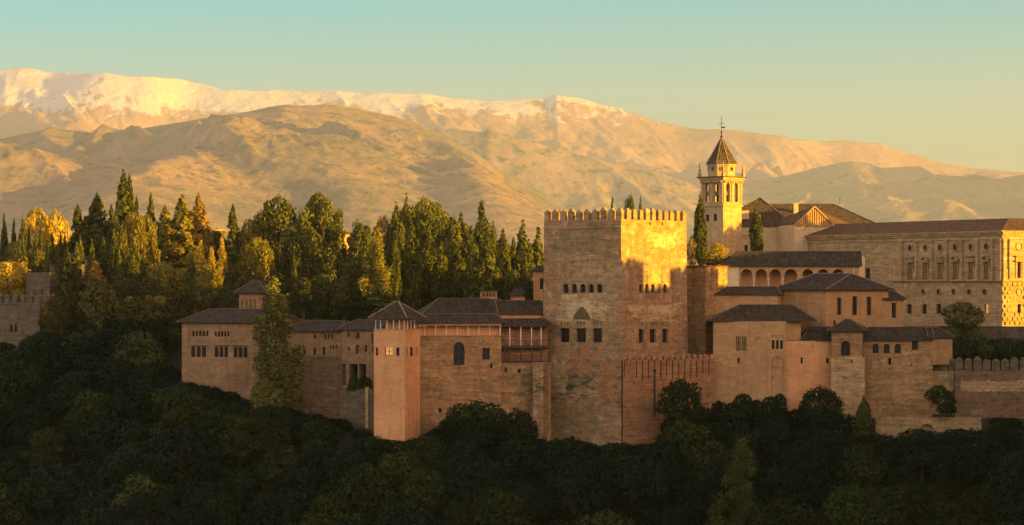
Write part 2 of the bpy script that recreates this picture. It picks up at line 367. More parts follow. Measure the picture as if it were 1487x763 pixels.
def mtn_mat(name, stops, nscale, snow=None, scrub=None, detail=9):
    m, t, b = new_mat(name); P = posn(t)
    c = ramp(t, noise_n(t, P, nscale, detail, 0.72, 0.3), stops)
    if scrub:
        sc_ = noise_n(t, P, scrub[0], 6, 0.8); c = mix(t, ramp(t, sc_, [(scrub[1], 0.0), (scrub[1] + 0.1, 1.0)]), c, scrub[2])
    if snow:
        sep = N(t, 'ShaderNodeSeparateXYZ'); t.links.new(P, sep.inputs[0])
        sx = math_n(t, 'MULTIPLY', sep.outputs[0], snow[2])
        h = math_n(t, 'SUBTRACT', math_n(t, 'ADD', sep.outputs[2], sx), snow[0])
        h = math_n(t, 'DIVIDE', h, snow[1])
        nn = math_n(t, 'SUBTRACT', noise_n(t, mapping(t, P, (1, 1, 1.5)), 0.0008, 10, 0.68, 0.6), 0.5)
        h = math_n(t, 'ADD', h, math_n(t, 'MULTIPLY', nn, 5.0))
        n2 = noise_n(t, mapping(t, P, (1, 0.5, 0.7)), 0.0035, 10, 0.74, 1.2)                # wind-bared streaks and rock bands
        h = math_n(t, 'ADD', h, math_n(t, 'MULTIPLY', math_n(t, 'SUBTRACT', n2, 0.47), 4.5))
        c = mix(t, ramp(t, h, [(0.40, 0.0), (0.62, 1.0)]), c, (.66, .64, .62))
    t.links.new(c, b.inputs['Base Color']); b.inputs['Specular IOR Level'].default_value = 0.05
    bump(t, b, noise_n(t, P, 0.004, 9, 0.65, 0.4), 0.6, 110.0)
    return m
SNOWC = [(-500, 130), (-200, 108), (-60, 100), (0, 97), (30, 93), (70, 99), (110, 103), (130, 103), (165, 101), (200, 106), (260, 108), (300, 117), (330, 125), (370, 127), (400, 126), (440, 130), (480, 128), (560, 133), (615, 134), (640, 138), (670, 142), (700, 145), (760, 142), (790, 142), (808, 135), (830, 139), (850, 143), (900, 155), (950, 172), (1000, 182), (1040, 185), (1075, 187), (1110, 192), (1150, 199), (1210, 202), (1240, 201), (1290, 206), (1330, 219), (1370, 233), (1420, 243), (1487, 249), (1600, 262), (1900, 300)]
MIDC = [(-500, 260), (200, 240), (500, 205), (600, 190), (640, 184), (700, 190), (710, 184), (730, 193), (790, 208), (850, 225), (900, 236), (960, 250), (1010, 268), (1060, 285), (1120, 300), (1200, 330), (1500, 380), (1900, 400)]
CLIFFC = [(-500, 400), (700, 345), (900, 290), (960, 276), (1020, 268), (1080, 262), (1140, 252), (1180, 243), (1210, 236), (1235, 230), (1255, 232), (1280, 240), (1310, 238), (1330, 237), (1350, 250), (1390, 252), (1410, 250), (1440, 259), (1490, 250), (1540, 222), (1620, 165), (1750, 118)]  # unseen crest past the right edge raised to shade the ridge flank
FRONTC = [(-500, 250), (-60, 215), (0, 204), (40, 196), (65, 190), (82, 184), (110, 188), (140, 192), (155, 178), (172, 188), (210, 186), (255, 178), (300, 171), (350, 164), (390, 155), (420, 150), (440, 152), (470, 150), (500, 154), (530, 160), (570, 168), (610, 181), (650, 200), (690, 222), (730, 248), (760, 268), (800, 290), (850, 318), (900, 345), (1100, 400), (1900, 410)]
m_snow = mtn_mat('snow_and_bare_rock', [(0.3, (.22, .135, .085)), (0.5, (.40, .24, .14)), (0.7, (.52, .33, .21))], 0.0006, (2450, 260, 0.0))
m_mid = mtn_mat('dry_mountain_grass', [(0.32, (.14, .105, .06)), (0.5, (.27, .18, .11)), (0.68, (.42, .27, .15))], 0.001, None, (0.006, 0.5, (.05, .055, .03)))
m_front = mtn_mat('scrub_covered_hillside', [(0.30, (.16, .145, .09)), (0.5, (.30, .21, .125)), (0.70, (.54, .33, .19))], 0.0011, None, (0.008, 0.50, (.13, .13, .075)))
m_cliff = mtn_mat('brown_cliff_rock', [(0.3, (.15, .105, .07)), (0.5, (.27, .18, .115)), (0.7, (.42, .29, .19))], 0.001, None, (0.005, 0.52, (.05, .045, .03)))
mountain('mountain', 'high snow covered mountain range across the whole skyline', SNOWC, 40000, 10750, 6250, 900, 240, 3, 1562, 2625, m_snow, 0.80, 0.5, crest_amp=0.045, spurs=((40, -40, .5, 330, 50, 140), (135, 90, .45, 330, 45, 120), (300, 330, .45, 280, 60, 130), (470, 430, .4, 160, 40, 110), (600, 640, .4, 160, 50, 110), (950, 1010, .6, 240, 70, 140), (1210, 1240, .6, 240, 70, 150)))
mountain('mountain', 'bare brown ridge below the snow, behind the scrubby hill', MIDC, 31250, 7500, 5000, 700, 170, 11, 1125, 1875, m_mid, 0.85, 0.6)
mountain('mountain', 'hazy ridge with pale cliffs behind the church tower', CLIFFC, 33000, 7500, 5000, 700, 170, 23, 520, 1375, m_cliff, 0.8, -0.3, crest_amp=0.14)
mountain('hill', 'broad scrub covered hill in front of the snowy range', FRONTC, 20500, 7500, 4500, 900, 240, 31, 430, 1150, m_front, 0.86, 0.55, crest_amp=0.03, spurs=((330, 95, .72, 300, 55, 210), (455, 330, .75, 240, 50, 170), (560, 560, .8, 160, 60, 150), (640, 760, .8, 240, 60, 120), (150, -40, .7, 190, 70, 150)))

hz = MB(); hz.box((0, 23900, 1000), (22600, 48200, 2200), 0, 0)
hz.v = [(x, y, (-101.0 if z < 0 else 3400.0)) for x, y, z in hz.v]
hm = bpy.data.materials.new('warm_evening_haze'); hm.use_nodes = True; ht = hm.node_tree; ht.nodes.clear()
ho = ht.nodes.new('ShaderNodeOutputMaterial'); hv = ht.nodes.new('ShaderNodeVolumePrincipled')
hv.inputs['Color'].default_value = (.71, .87, 1.0, 1); hv.inputs['Density'].default_value = 1.85e-5; hv.inputs['Anisotropy'].default_value = 0.1
ht.links.new(hv.outputs[0], ho.inputs['Volume'])
tag(hz.build('haze', hm), 'warm evening haze lying over the hills', None, None, 'stuff')

# ------------------------------------------------------------------ building helpers
def hit(A, B, px):
    k = (px - CX) / F; dx = B[0] - A[0]; dy = B[1] - A[1]
    t = (k * A[1] - A[0]) / (dx - k * dy)
    return t * math.hypot(dx, dy), A[1] + t * dy
def pxrect(A, B, r):
    u0, y0 = hit(A, B, r[0]); u1, y1 = hit(A, B, r[1]); ym = (y0 + y1) / 2
    return u0, u1, Zp(r[3], ym), Zp(r[2], ym)
def frame_of(A, B):
    L = math.hypot(B[0] - A[0], B[1] - A[1]); d = ((B[0] - A[0]) / L, (B[1] - A[1]) / L)
    return L, d, (d[1], -d[0])
def wall_face(mb, A, B, z0, z1, ops, rev=0.35, m=0):
    """vertical wall A-B (outside on the right of A->B) with real openings (u0,u1,z0,z1,arched,blind)"""
    L, d, n = frame_of(A, B)
    def p(u, z, k=0.0): return (A[0] + d[0] * u - n[0] * k, A[1] + d[1] * u - n[1] * k, z)
    us = sorted({0.0, L, *[min(max(v, 0), L) for o in ops for v in o[:2]]}); zs = sorted({z0, z1, *[min(max(v, z0), z1) for o in ops for v in o[2:4]]})
    for i in range(len(us) - 1):
        if us[i + 1] - us[i] < 1e-6: continue
        for j in range(len(zs) - 1):
            cu = (us[i] + us[i + 1]) / 2; cz = (zs[j] + zs[j + 1]) / 2
            if any(o[0] < cu < o[1] and o[2] < cz < o[3] for o in ops): continue
            mb.poly([p(us[i], zs[j]), p(us[i + 1], zs[j]), p(us[i + 1], zs[j + 1]), p(us[i], zs[j + 1])], m)
    for o in ops:
        u0, u1, a, b_ = o[:4]; arched = o[4]; k = o[6] if len(o) > 6 else rev
        if arched:
            r = (u1 - u0) / 2; hgt = min(r, (b_ - a) * 0.6) ; uc = (u0 + u1) / 2; n_ = 8
            arc = [(uc - r * math.cos(math.pi * q / n_), b_ - hgt + hgt * math.sin(math.pi * q / n_)) for q in range(n_ + 1)]
            h2 = n_ // 2
            mb.poly([p(u0, b_)] + [p(*q) for q in arc[:h2 + 1]], m)
            mb.poly([p(*q) for q in arc[h2:]] + [p(u1, b_)], m)
            for q0, q1 in zip(arc, arc[1:]): mb.poly([p(*q0), p(*q1), p(*q1, k), p(*q0, k)], m)
            top = b_ - hgt
        else:
            top = b_; mb.poly([p(u0, top), p(u1, top), p(u1, top, k), p(u0, top, k)], m)
        mb.poly([p(u0, a), p(u0, top), p(u0, top, k), p(u0, a, k)], m); mb.poly([p(u1, top), p(u1, a), p(u1, a, k), p(u1, top, k)], m)
        mb.poly([p(u1, a), p(u0, a), p(u0, a, k), p(u1, a, k)], m)
        if o[5]: mb.poly([p(u0, a, k), p(u1, a, k), p(u1, b_, k), p(u0, b_, k)], m)
def window_part(root, A, B, u0, u1, a, b_, kind, rev=0.35, name='window'):
    L, d, n = frame_of(A, B); rot = math.atan2(d[1], d[0]); mb = MB(); w = u1 - u0; h = b_ - a
    def c(u, z, k): return (A[0] + d[0] * u - n[0] * k, A[1] + d[1] * u - n[1] * k, z)
    mb.box(c((u0 + u1) / 2, (a + b_) / 2, rev - 0.02), (w - .01, .05, h - .01), rot, 0)
    fw = min(0.09, w * 0.13)
    if kind != 'bare':
        for u in (u0 + fw / 2 + .01, u1 - fw / 2 - .01): mb.box(c(u, (a + b_) / 2, rev - 0.08), (fw, .07, h - .02), rot, 1)
        mb.box(c((u0 + u1) / 2, a + fw / 2 + .01, rev - 0.083), (w - .02, .07, fw), rot, 1)
        if w > 0.55: mb.box(c((u0 + u1) / 2, (a + b_) / 2, rev - 0.085), (fw * .8, .06, h - .02), rot, 1)
        if h > 1.2: mb.box(c((u0 + u1) / 2, a + h * .55, rev - 0.087), (w - .02, .06, fw * .8), rot, 1)
    pane = {'glow': M['glow'], 'shutter': M['shutter']}.get(kind, M['void'])
    return mb.build(name, [pane, M['wood']], root)
def building(name, label, cat, pts, zb, zt, mat, faces=None, top=True, group=None, rev=0.35, mats=None, sill=False):
    """pts: plan corners, counter-clockwise seen from above, front left first. faces[i]: openings on edge i as pixel rects
    (px0, px1, py0, py1, kind): a arched window, r window, g glowing, s shuttered, n blind niche, b blind arch, o/O open, slot"""
    c = (sum(p[0] for p in pts) / len(pts), sum(p[1] for p in pts) / len(pts))
    root = empty(name, (c[0], c[1], zb), label, cat, group)
    mb = MB(); wins = []
    for i in range(len(pts)):
        A, B = pts[i], pts[(i + 1) % len(pts)]; ops = []; m = (mats or {}).get(i, 0)
        for r in (faces or {}).get(i, []):
            u0, u1, a, b_ = pxrect(A, B, r); k = r[4]; dep = rev
            if k in 'nb': dep = 0.22
            ops.append((u0, u1, a, b_, k in 'abOG', k in 'nb', dep))
            if k == 's': ops[-1] = (*ops[-1][:6], .22)
            if k in 'argsG': wins.append((A, B, u0, u1, a, b_, {'g': 'glow', 'G': 'glow', 's': 'shutter'}.get(k, 'dark')))
        wall_face(mb, A, B, zb, zt, ops, rev, m)
    if top: mb.poly([(p[0], p[1], zt) for p in pts], 0)
    ml = mat if isinstance(mat, list) else [mat]
    w = mb.build('wall', ml, root)
    for A, B, u0, u1, a, b_, k in wins: window_part(root, A, B, u0, u1, a, b_, k, .22 if k == 'shutter' else rev)
    if sill and wins:
        for A, B, u0, u1, a, b_, k in wins:
            L, d, n = frame_of(A, B); q = MB(); um = (u0 + u1) / 2
            q.box((A[0] + d[0] * um + n[0] * .08, A[1] + d[1] * um + n[1] * .08, a - .1), (u1 - u0 + .3, .2, .14), math.atan2(d[1], d[0])); q.build('sill', M['stone_pale'], root)
    return root, pts
def boxpts(pxl, pxr_, Yl, Yr, depth, slant=0.0):
    A = XY(pxl, Yl); B = XY(pxr_, Yr); L, d, n = frame_of(A, B)
    C = (B[0] - n[0] * depth + d[0] * slant, B[1] - n[1] * depth + d[1] * slant); D = (A[0] - n[0] * depth + d[0] * slant, A[1] - n[1] * depth + d[1] * slant)
    return [A, B, C, D]
def hip_roof(root, E, ze, zr, f0=0.25, f1=0.75, over=0.6, axis='u', mat='roof', thick=0.16, caps=True, name='roof', ridge=None):
    """hip roof over quad E (front left, front right, back right, back left); ridge between fractions f0, f1 of the mid line"""
    E = [Vector((p[0], p[1])) for p in E]; c = sum(E, Vector((0, 0))) / 4
    out = []
    for i in range(4):                                                    # overhang: push both adjoining edges out
        p0, p1, p2 = E[i - 1], E[i], E[(i + 1) % 4]
        d1 = (p1 - p0).normalized(); d2 = (p2 - p1).normalized()
        out.append(p1 + (d1 - d2) * over)
    def mid(a, b): return (a + b) / 2
    if axis == 'u': m0, m1 = mid(out[0], out[3]), mid(out[1], out[2])
    else: m0, m1 = mid(out[0], out[1]), mid(out[3], out[2])
    R0 = m0 + (m1 - m0) * f0; R1 = m0 + (m1 - m0) * f1
    if ridge: R0, R1 = Vector(ridge[0]), Vector(ridge[1])
    zlo = ze - 0.02
    V3 = lambda p, z: Vector((p.x, p.y, z))
    O = [V3(p, zlo) for p in out]; r0 = V3(R0, zr); r1 = V3(R1, zr)
    if axis == 'u': planes = [([O[0], O[1], r1, r0]), ([O[1], O[2], r1]), ([O[2], O[3], r0, r1]), ([O[3], O[0], r0])]
    else: planes = [([O[0], O[1], r0]), ([O[1], O[2], r1, r0]), ([O[2], O[3], r1]), ([O[3], O[0], r0, r1])]
    mb = MB()
    for pl in planes:
        e = (pl[1] - pl[0]).normalized(); nrm = (pl[1] - pl[0]).cross(pl[2] - pl[0]).normalized(); s = nrm.cross(e)
        if len(pl) == 4 and (pl[2] - pl[3]).length < 1e-4: pl = pl[:3]
        mb.poly(pl, 0, [((q - pl[0]).dot(e), (q - pl[0]).dot(s)) for q in pl])
    for i in range(4):
        a, b_ = O[i], O[(i + 1) % 4]; mb.poly([a - Vector((0, 0, thick)), b_ - Vector((0, 0, thick)), b_, a], 1)
    mb.poly([q - Vector((0, 0, thick)) for q in O[::-1]], 1)
    rf = mb.build(name, [M[mat], M['wood']], root)
    if caps:
        q = MB(); rnd = random.Random(int(abs(ze * 97 + c.x * 13)))
        segs = [(r0, r1)] + ([(O[0], r0), (O[3], r0), (O[1], r1), (O[2], r1)] if axis == 'u' else [(O[0], r0), (O[1], r0), (O[2], r1), (O[3], r1)])
        for a, b_ in segs:
            L = (b_ - a).length
            if L < 0.5: continue
            k = max(2, int(L / 0.55))
            for i in range(k):
                p = a.lerp(b_, i / k); p2 = a.lerp(b_, (i + 0.86) / k); w = rnd.uniform(.10, .15)
                q.beam(p + Vector((0, 0, .04)), p2 + Vector((0, 0, .07)), w * 1.4, w, 0)
        q.build('ridge_tiles', caps if not isinstance(caps, bool) else M['ridge'], rf)
    return rf
def merlon_bm(c, w, t_, h, rot, cap=0.35, m=0):
    mb = MB(); mb.box((c[0], c[1], c[2] + h / 2), (w, t_, h), rot, m)
    ca, sa = math.cos(rot), math.sin(rot); P = []
    for x, y in ((-1, -1), (1, -1), (1, 1), (-1, 1)):
        X, Y_ = x * (w / 2 + .06), y * (t_ / 2 + .06); P.append(Vector((c[0] + X * ca - Y_ * sa, c[1] + X * sa + Y_ * ca, c[2] + h + .003)))
    T = [Vector((c[0], c[1], c[2] + h)) + (p - Vector((c[0], c[1], c[2] + h))) * 0.35 + Vector((0, 0, cap)) for p in P]
    mb.poly(P[::-1], m)
    for i in range(4): mb.poly([P[i], P[(i + 1) % 4], T[(i + 1) % 4], T[i]], m)
    mb.poly(T, m); return mb
def merlons(root, A, B, z, n, w, t_, h, mat, cap=0.35, first=True, last=True, inset=0.0, rnd=None):
    """a row of separate capped merlons along A-B"""
    L, d, nn = frame_of(A, B); rot = math.atan2(d[1], d[0])
    for i in range(n):
        if (i == 0 and not first) or (i == n - 1 and not last): continue
        u = w / 2 + (L - w) * i / (n - 1); c = (A[0] + d[0] * u - nn[0] * (t_ / 2 + inset), A[1] + d[1] * u - nn[1] * (t_ / 2 + inset), z)
        q = RM.uniform; hh = h * q(.86, 1.06); merlon_bm((c[0], c[1], z), w * q(.9, 1.04), t_ * q(.9, 1.05), hh, rot + q(-.03, .03), cap * q(.6, 1.1)).build('merlon', mat, root)
RM = random.Random(77)
def column_mb(mb, x, y, z0, z1, r, m=0):
    h = z1 - z0
    mb.lathe((x, y, z0), [(0, 0), (r * 1.5, 0), (r * 1.5, h * .05), (r, h * .09), (r * .9, h * .82), (r * 1.3, h * .86), (r * 1.7, h * .93), (r * 1.7, h), (0, h)], 8, m)

# ------------------------------------------------------------------ the great crenellated tower
def comares():
    A = (17.6, 430.0); a = RAD(40); s = 16.06; s2 = 17.8
    Lc = (A[0] - s * math.cos(a), A[1] + s * math.sin(a)); Rc = (A[0] + s2 * math.sin(a), A[1] + s2 * math.cos(a))
    Bk = (Lc[0] + Rc[0] - A[0], Lc[1] + Rc[1] - A[1]); pts = [Lc, A, Rc, Bk]
    up = [(818 + i * 12.15, 826 + i * 12.15, 412.5, 425.5, 'a') for i in range(5)]
    lo = [(814, 827.5, 477, 497.5, 'r'), (837, 851.5, 477, 497.5, 'r'), (861, 874.5, 477, 497.5, 'r')]
    tl = [(815 + g * 23.5 + j * 4.6, 818 + g * 23.5 + j * 4.6, 467.5, 473, 'b') for g in range(3) for j in range(3)]
    upR = [(928 + i * 8.7, 933 + i * 8.7, 412.5, 425.5, 'a' if i != 3 else 's') for i in range(5)]
    loR = [(927, 935, 478, 498, 'r'), (943, 952.5, 478, 498, 'r'), (961, 969, 478, 498, 'r')]
    tlR = [(927 + g * 17 + j * 3.4, 929.3 + g * 17 + j * 3.4, 468, 474, 'b') for g in range(3) for j in range(2 if g != 1 else 3)]
    slots = [(935, 945, 323, 327.5, 'n'), (953, 963, 323, 327.5, 'n')]
    zb, zt = -48.0, 10.15
    root, _ = building('crenellated_tower', 'huge square crenellated stone tower, tallest fortress block, its right face in yellow sun', 'tower', pts, zb, zt, M['comares'], {0: up + lo + tl, 1: upR + loR + tlR + slots}, rev=0.5)
    rnd = random.Random(4)
    for (P, Q, n, f, l) in ((Lc, A, 10, True, True), (A, Rc, 11, False, True), (Rc, Bk, 10, False, True), (Bk, Lc, 11, False, False)):
        merlons(root, P, Q, zt - .02, n, 1.02, 0.75, 1.35, M['comares'], 0.62, f, l, 0.03, rnd)
    # projecting string under the parapet and the grey apron between window rows
    L, d, n = frame_of(Lc, A); q = MB()
    for (P, Q) in ((Lc, A), (A, Rc)):
        L, d, n = frame_of(P, Q); m_ = ((P[0] + Q[0]) / 2 + n[0] * .05, (P[1] + Q[1]) / 2 + n[1] * .05)
        q.box((m_[0], m_[1], Zp(330, 430)), (L + .1, .14, .3), math.atan2(d[1], d[0]))
    q.build('string_course', M['comares'], root)
    q = MB(); u0, u1, z0, z1 = pxrect(Lc, A, (834, 857, 446, 464)); L, d, n = frame_of(Lc, A)
    def p(u, z, k): return (Lc[0] + d[0] * u + n[0] * k, Lc[1] + d[1] * u + n[1] * k, z)
    um = (u0 + u1) / 2; tri = [(u0, z0), (u1, z0), (u1, z0 + .5), (um + .3, z1), (um - .3, z1), (u0, z0 + .5)]
    q.poly([p(u, z, .14) for u, z in tri])
    for i in range(6): a_, b_ = tri[i], tri[(i + 1) % 6]; q.poly([p(*a_, .14), p(*a_, -.05), p(*b_, -.05), p(*b_, .14)])
    q.build('stone_apron', M['stain_green'], root)
    # centuries of patching on both faces
    rp = random.Random(9)
    for (P_, Q_, box_, mk, nm) in ((Lc, A, (799, 893, 330, 372), 'comares_grey', 'weathered_render'), (Lc, A, (806, 884, 428, 472), 'comares_pale', 'stone_repair'), (Lc, A, (830, 862, 500, 545), 'comares_red', 'brick_repair'), (Lc, A, (868, 899, 520, 590), 'comares_red', 'brick_repair'),
            (Lc, A, (791, 826, 520, 575), 'comares_pale', 'stone_repair'), (Lc, A, (797, 880, 585, 625), 'comares_grey', 'weathered_render'), (A, Rc, (912, 990, 440, 470), 'comares_pale', 'stone_repair'), (A, Rc, (940, 985, 335, 362), 'comares_pale', 'stone_repair'), (Lc, A, (793, 812, 385, 430), 'comares_red', 'brick_repair')):
        L, d, n = frame_of(P_, Q_); u0, u1, z0, z1_ = pxrect(P_, Q_, box_); k = 64; uc, zc_ = (u0 + u1) / 2, (z0 + z1_) / 2; out = []
        ph = [rp.uniform(0, 6.28) for _ in range(4)]
        for i in range(k):
            a_ = 2 * math.pi * i / k; r_ = 1 + .16 * math.sin(3 * a_ + ph[0]) + .12 * math.sin(7 * a_ + ph[1]) + .07 * math.sin(15 * a_ + ph[2]) + rp.uniform(-.05, .05); ca, sa_ = math.cos(a_), math.sin(a_)
            sq = 1 / max(abs(ca), abs(sa_)) ** .7
            out.append((min(max(uc + (u1 - u0) / 2 * .86 * ca * sq * r_, .05), L - .05), zc_ + (z1_ - z0) / 2 * .86 * sa_ * sq * r_))
        holes = [pxrect(P_, Q_, o) for o in (up + lo + tl if P_ is Lc else upR + loR + tlR)]
        if any(h[0] < max(o[0] for o in out) and h[1] > min(o[0] for o in out) and h[2] < max(o[1] for o in out) and h[3] > min(o[1] for o in out) for h in holes):
            zl_ = max([h[3] for h in holes if h[3] < zc_] + [-99]) + .06; zh_ = min([h[2] for h in holes if h[2] > zc_] + [99]) - .06
            out = [(u, min(max(z, zl_), zh_)) for u, z in out]
        q = MB(); f = lambda u, z, w: (P_[0] + d[0] * u + n[0] * w, P_[1] + d[1] * u + n[1] * w, z)
        q.poly([f(u, z, .025) for u, z in out])
        for i in range(k): a2, b2 = out[i], out[(i + 1) % k]; q.poly([f(*b2, .025), f(*a2, .025), f(*a2, -.03), f(*b2, -.03)])
        q.build(nm, M[mk], root)
    # slight batter: everything leans in towards the top
    cx = sum(p[0] for p in pts) / 4; cy = sum(p[1] for p in pts) / 4
    for o in root.children:
        if o.name.startswith('merlon'): continue
        for v in o.data.vertices:
            k = 1 + 0.0011 * max(0, (zt - 6) - (v.co.z + zb)); v.co.x *= k; v.co.y *= k
    return root, pts
M['stain_green'] = plain_mat('mossy_dark_stone', (.12, .105, .045), 0.5, 1.2)
tower_root, TW = comares()
M['lichen_ridge'] = plain_mat('lichened_ridge_tiles', (.26, .215, .16), 0.5, 2.0)
def gallery_columns(root, A, B, pxs, z0, z1, r, mat, inset=0.15, name='column', square=False):
    L, d, n = frame_of(A, B)
    for px in pxs:
        u, _ = hit(A, B, px); x = A[0] + d[0] * u - n[0] * inset; y = A[1] + d[1] * u - n[1] * inset; q = MB()
        if square: q.box((x, y, (z0 + z1) / 2), (r * 2, r * 2, z1 - z0 - .01), math.atan2(d[1], d[0]))
        else: column_mb(q, x, y, z0 + .005, z1 - .005, r)
        q.build(name, mat, root)
def inset_pts(pts, k):
    c = (sum(p[0] for p in pts) / len(pts), sum(p[1] for p in pts) / len(pts))
    return [(c[0] + (p[0] - c[0]) * k, c[1] + (p[1] - c[1]) * k) for p in pts]
def slab(root, pts, z, th, mat, name):
    q = MB(); q.poly([(p[0], p[1], z) for p in pts]); q.poly([(p[0], p[1], z - th) for p in pts[::-1]])
    for i in range(len(pts)):
        a, b_ = pts[i], pts[(i + 1) % len(pts)]; q.poly([(*a, z - th), (*b_, z - th), (*b_, z), (*a, z)])
    return q.build(name, mat, root)
def prism_wall(root, A, B, z0, z1, th, mat, name):
    L, d, n = frame_of(A, B); q = MB(); q.box(((A[0] + B[0]) / 2 - n[0] * th / 2, (A[1] + B[1]) / 2 - n[1] * th / 2, (z0 + z1) / 2), (L, th, z1 - z0), math.atan2(d[1], d[0]))
    return q.build(name, mat, root)
def arc_wall(root, A, B, z0, z1, rects, mat, name='arcade', depth=0.4):
    q = MB(); ops = []
    for r in rects: u0, u1, a, b_ = pxrect(A, B, r); ops.append((u0, u1, max(a, z0), b_, True, False, depth))
    wall_face(q, A, B, z0, z1, ops, depth); L, d, n = frame_of(A, B); wall_b = [(A[0] - n[0] * depth, A[1] - n[1] * depth), (B[0] - n[0] * depth, B[1] - n[1] * depth)]
    # inner face of the arcade
    L2 = L; ops2 = [(L2 - o[1], L2 - o[0], o[2], o[3], True, False, 0.001) for o in ops]
    wall_face(q, wall_b[1], wall_b[0], z0, z1, ops2, 0.001)
    return q.build(name, mat, root)

# --- little tower with an open lookout gallery
def lookout():
    pts = boxpts(543, 588, 424, 422, 6.0); z0 = Zp(479, 422); z1 = Zp(463.5, 422)
    root, _ = building('lookout_tower', 'slender pink plastered tower with an open columned lookout under a pyramid roof', 'tower', pts, -42, z0, M['plaster_pink'],
        {0: [(545.5, 549, 505, 517, 'r'), (558.5, 570, 504.5, 517, 'g'), (575, 580, 505, 517, 'r')], 1: [(590.3, 592.6, 505, 518, 'r'), (595.5, 600.5, 504.5, 518, 'r'), (603.8, 606, 505, 518, 'r')]})
    ip = inset_pts(pts, 0.52)
    q = MB(); wall_face(q, ip[0], ip[1], z0, z1, [(1.0, 1.9, z0 + .15, z1 - .25, True, True, .2)])
    for i in (1, 2, 3): wall_face(q, ip[i], ip[(i + 1) % 4], z0, z1, [])
    q.build('lookout_room', M['plaster_ochre'], root)
    gallery_columns(root, pts[0], pts[1], [545, 552, 561.5, 571, 579.5, 586.5], z0, z1 - .2, .085, M['marble'])
    gallery_columns(root, pts[1], pts[2], [593, 598, 603], z0, z1 - .2, .085, M['marble'])
    gallery_columns(root, pts[3], pts[0], [], z0, z1, .1, M['marble'])
    for i in range(4): prism_wall(root, pts[i], pts[(i + 1) % 4], z1 - .22, z1 + .03, .3 + i * .004, M['plaster_ochre'], 'lintel')
    slab(root, inset_pts(pts, 1.03), z0 + .06, .16, M['plaster_ochre'], 'floor_slab')
    hip_roof(root, pts, z1 + .18, Zp(438.5, 424), 0.46, 0.54, 0.7, caps=M['lichen_ridge'])
lookout()

# --- long wall building right of it with an upper gallery
def gallery_house():
    pts = boxpts(607, 728, 430.5, 433, 9.0); z0 = Zp(488, 431); z1 = Zp(469.5, 431)
    root, _ = building('gallery_house', 'weathered palace wall with tall dark arched window and a columned gallery under its eaves', 'palace', pts, -42, z0, M['tapial'],
        {0: [(658.5, 674.5, 497, 530.5, 'a'), (700.5, 711.5, 505.5, 522.5, 'r'), (712, 715, 527, 535, 'o'), (637, 641, 593, 599, 'o')]}, sill=False)
    u, _y = hit(pts[0], pts[1], 727); L, d, n = frame_of(pts[0], pts[1])
    bk = [(p[0] - n[0] * 1.3, p[1] - n[1] * 1.3) for p in pts[:2]]
    prism_wall(root, bk[0], bk[1], z0 - .01, z1, 4, M['plaster_pink'], 'gallery_wall')
    gallery_columns(root, pts[0], pts[1], [617 + 15.7 * i for i in range(8)], z0, z1 - .12, .075, M['marble'])
    for i, px in enumerate([617 + 15.7 * k for k in range(7)]):
        pass
    arc_wall(root, pts[0], pts[1], z1 - .62, z1 + .02, [(617.8 + 15.7 * i, 632 + 15.7 * i, 473, 482, 'a') for i in range(7)], M['plaster_ochre'], 'arcade', .25)
    slab(root, pts, z0 + .05, .18, M['plaster_ochre'], 'floor_slab')
    hip_roof(root, [pts[0], pts[1], (pts[2][0], pts[2][1] - 3), (pts[3][0], pts[3][1] - 3)], z1 + .2, Zp(456, 434), 0.06, 0.94, 0.6)
gallery_house()
def upper_house():
    pts = boxpts(618, 738, 440, 442, 9); z1 = Zp(457, 441)
    root, _ = building('tiled_house', 'low house with a wide tiled roof and brick chimney block above the columned gallery', 'house', pts, -20, z1, M['plaster_ochre'])
    rf = hip_roof(root, pts, z1 + .18, Zp(434, 446), 0.22, 0.9, 0.6)
    ch = building('brick_lantern', 'x', 'x', boxpts(697, 722, 446, 446, 2.5), Zp(438, 446), Zp(423, 446), M['tapial_red'], {0: [(701 + 5 * i, 703.5 + 5 * i, 426, 431, 'o') for i in range(4)]})[0]
    for k in ('label', 'category'): del ch[k]
    loc = ch.location - origin_of(rf); ch.parent = rf; ch.location = loc; ch.name = 'brick_lantern'
    # flatten: keep one mesh under the roof
    w = ch.children[0]; w.parent = rf; w.location = loc; w.name = 'brick_lantern'; bpy.data.objects.remove(ch)
    cap = slab(root, boxpts(696, 723, 445.7, 445.7, 3.1), Zp(421.5, 446), .16, M['roof'], 'lantern_cap'); cap.parent = rf
    pts2 = boxpts(727, 800, 438.5, 441.5, 8); z2 = Zp(457, 439)
    root2, _ = building('tiled_house', 'low pink walled house with tiled roof directly left of the huge tower', 'house', pts2, -20, z2, M['plaster_pink'])
    hip_roof(root2, pts2, z2 + .18, Zp(437, 445), 0.1, 0.9, 0.6)
upper_house()
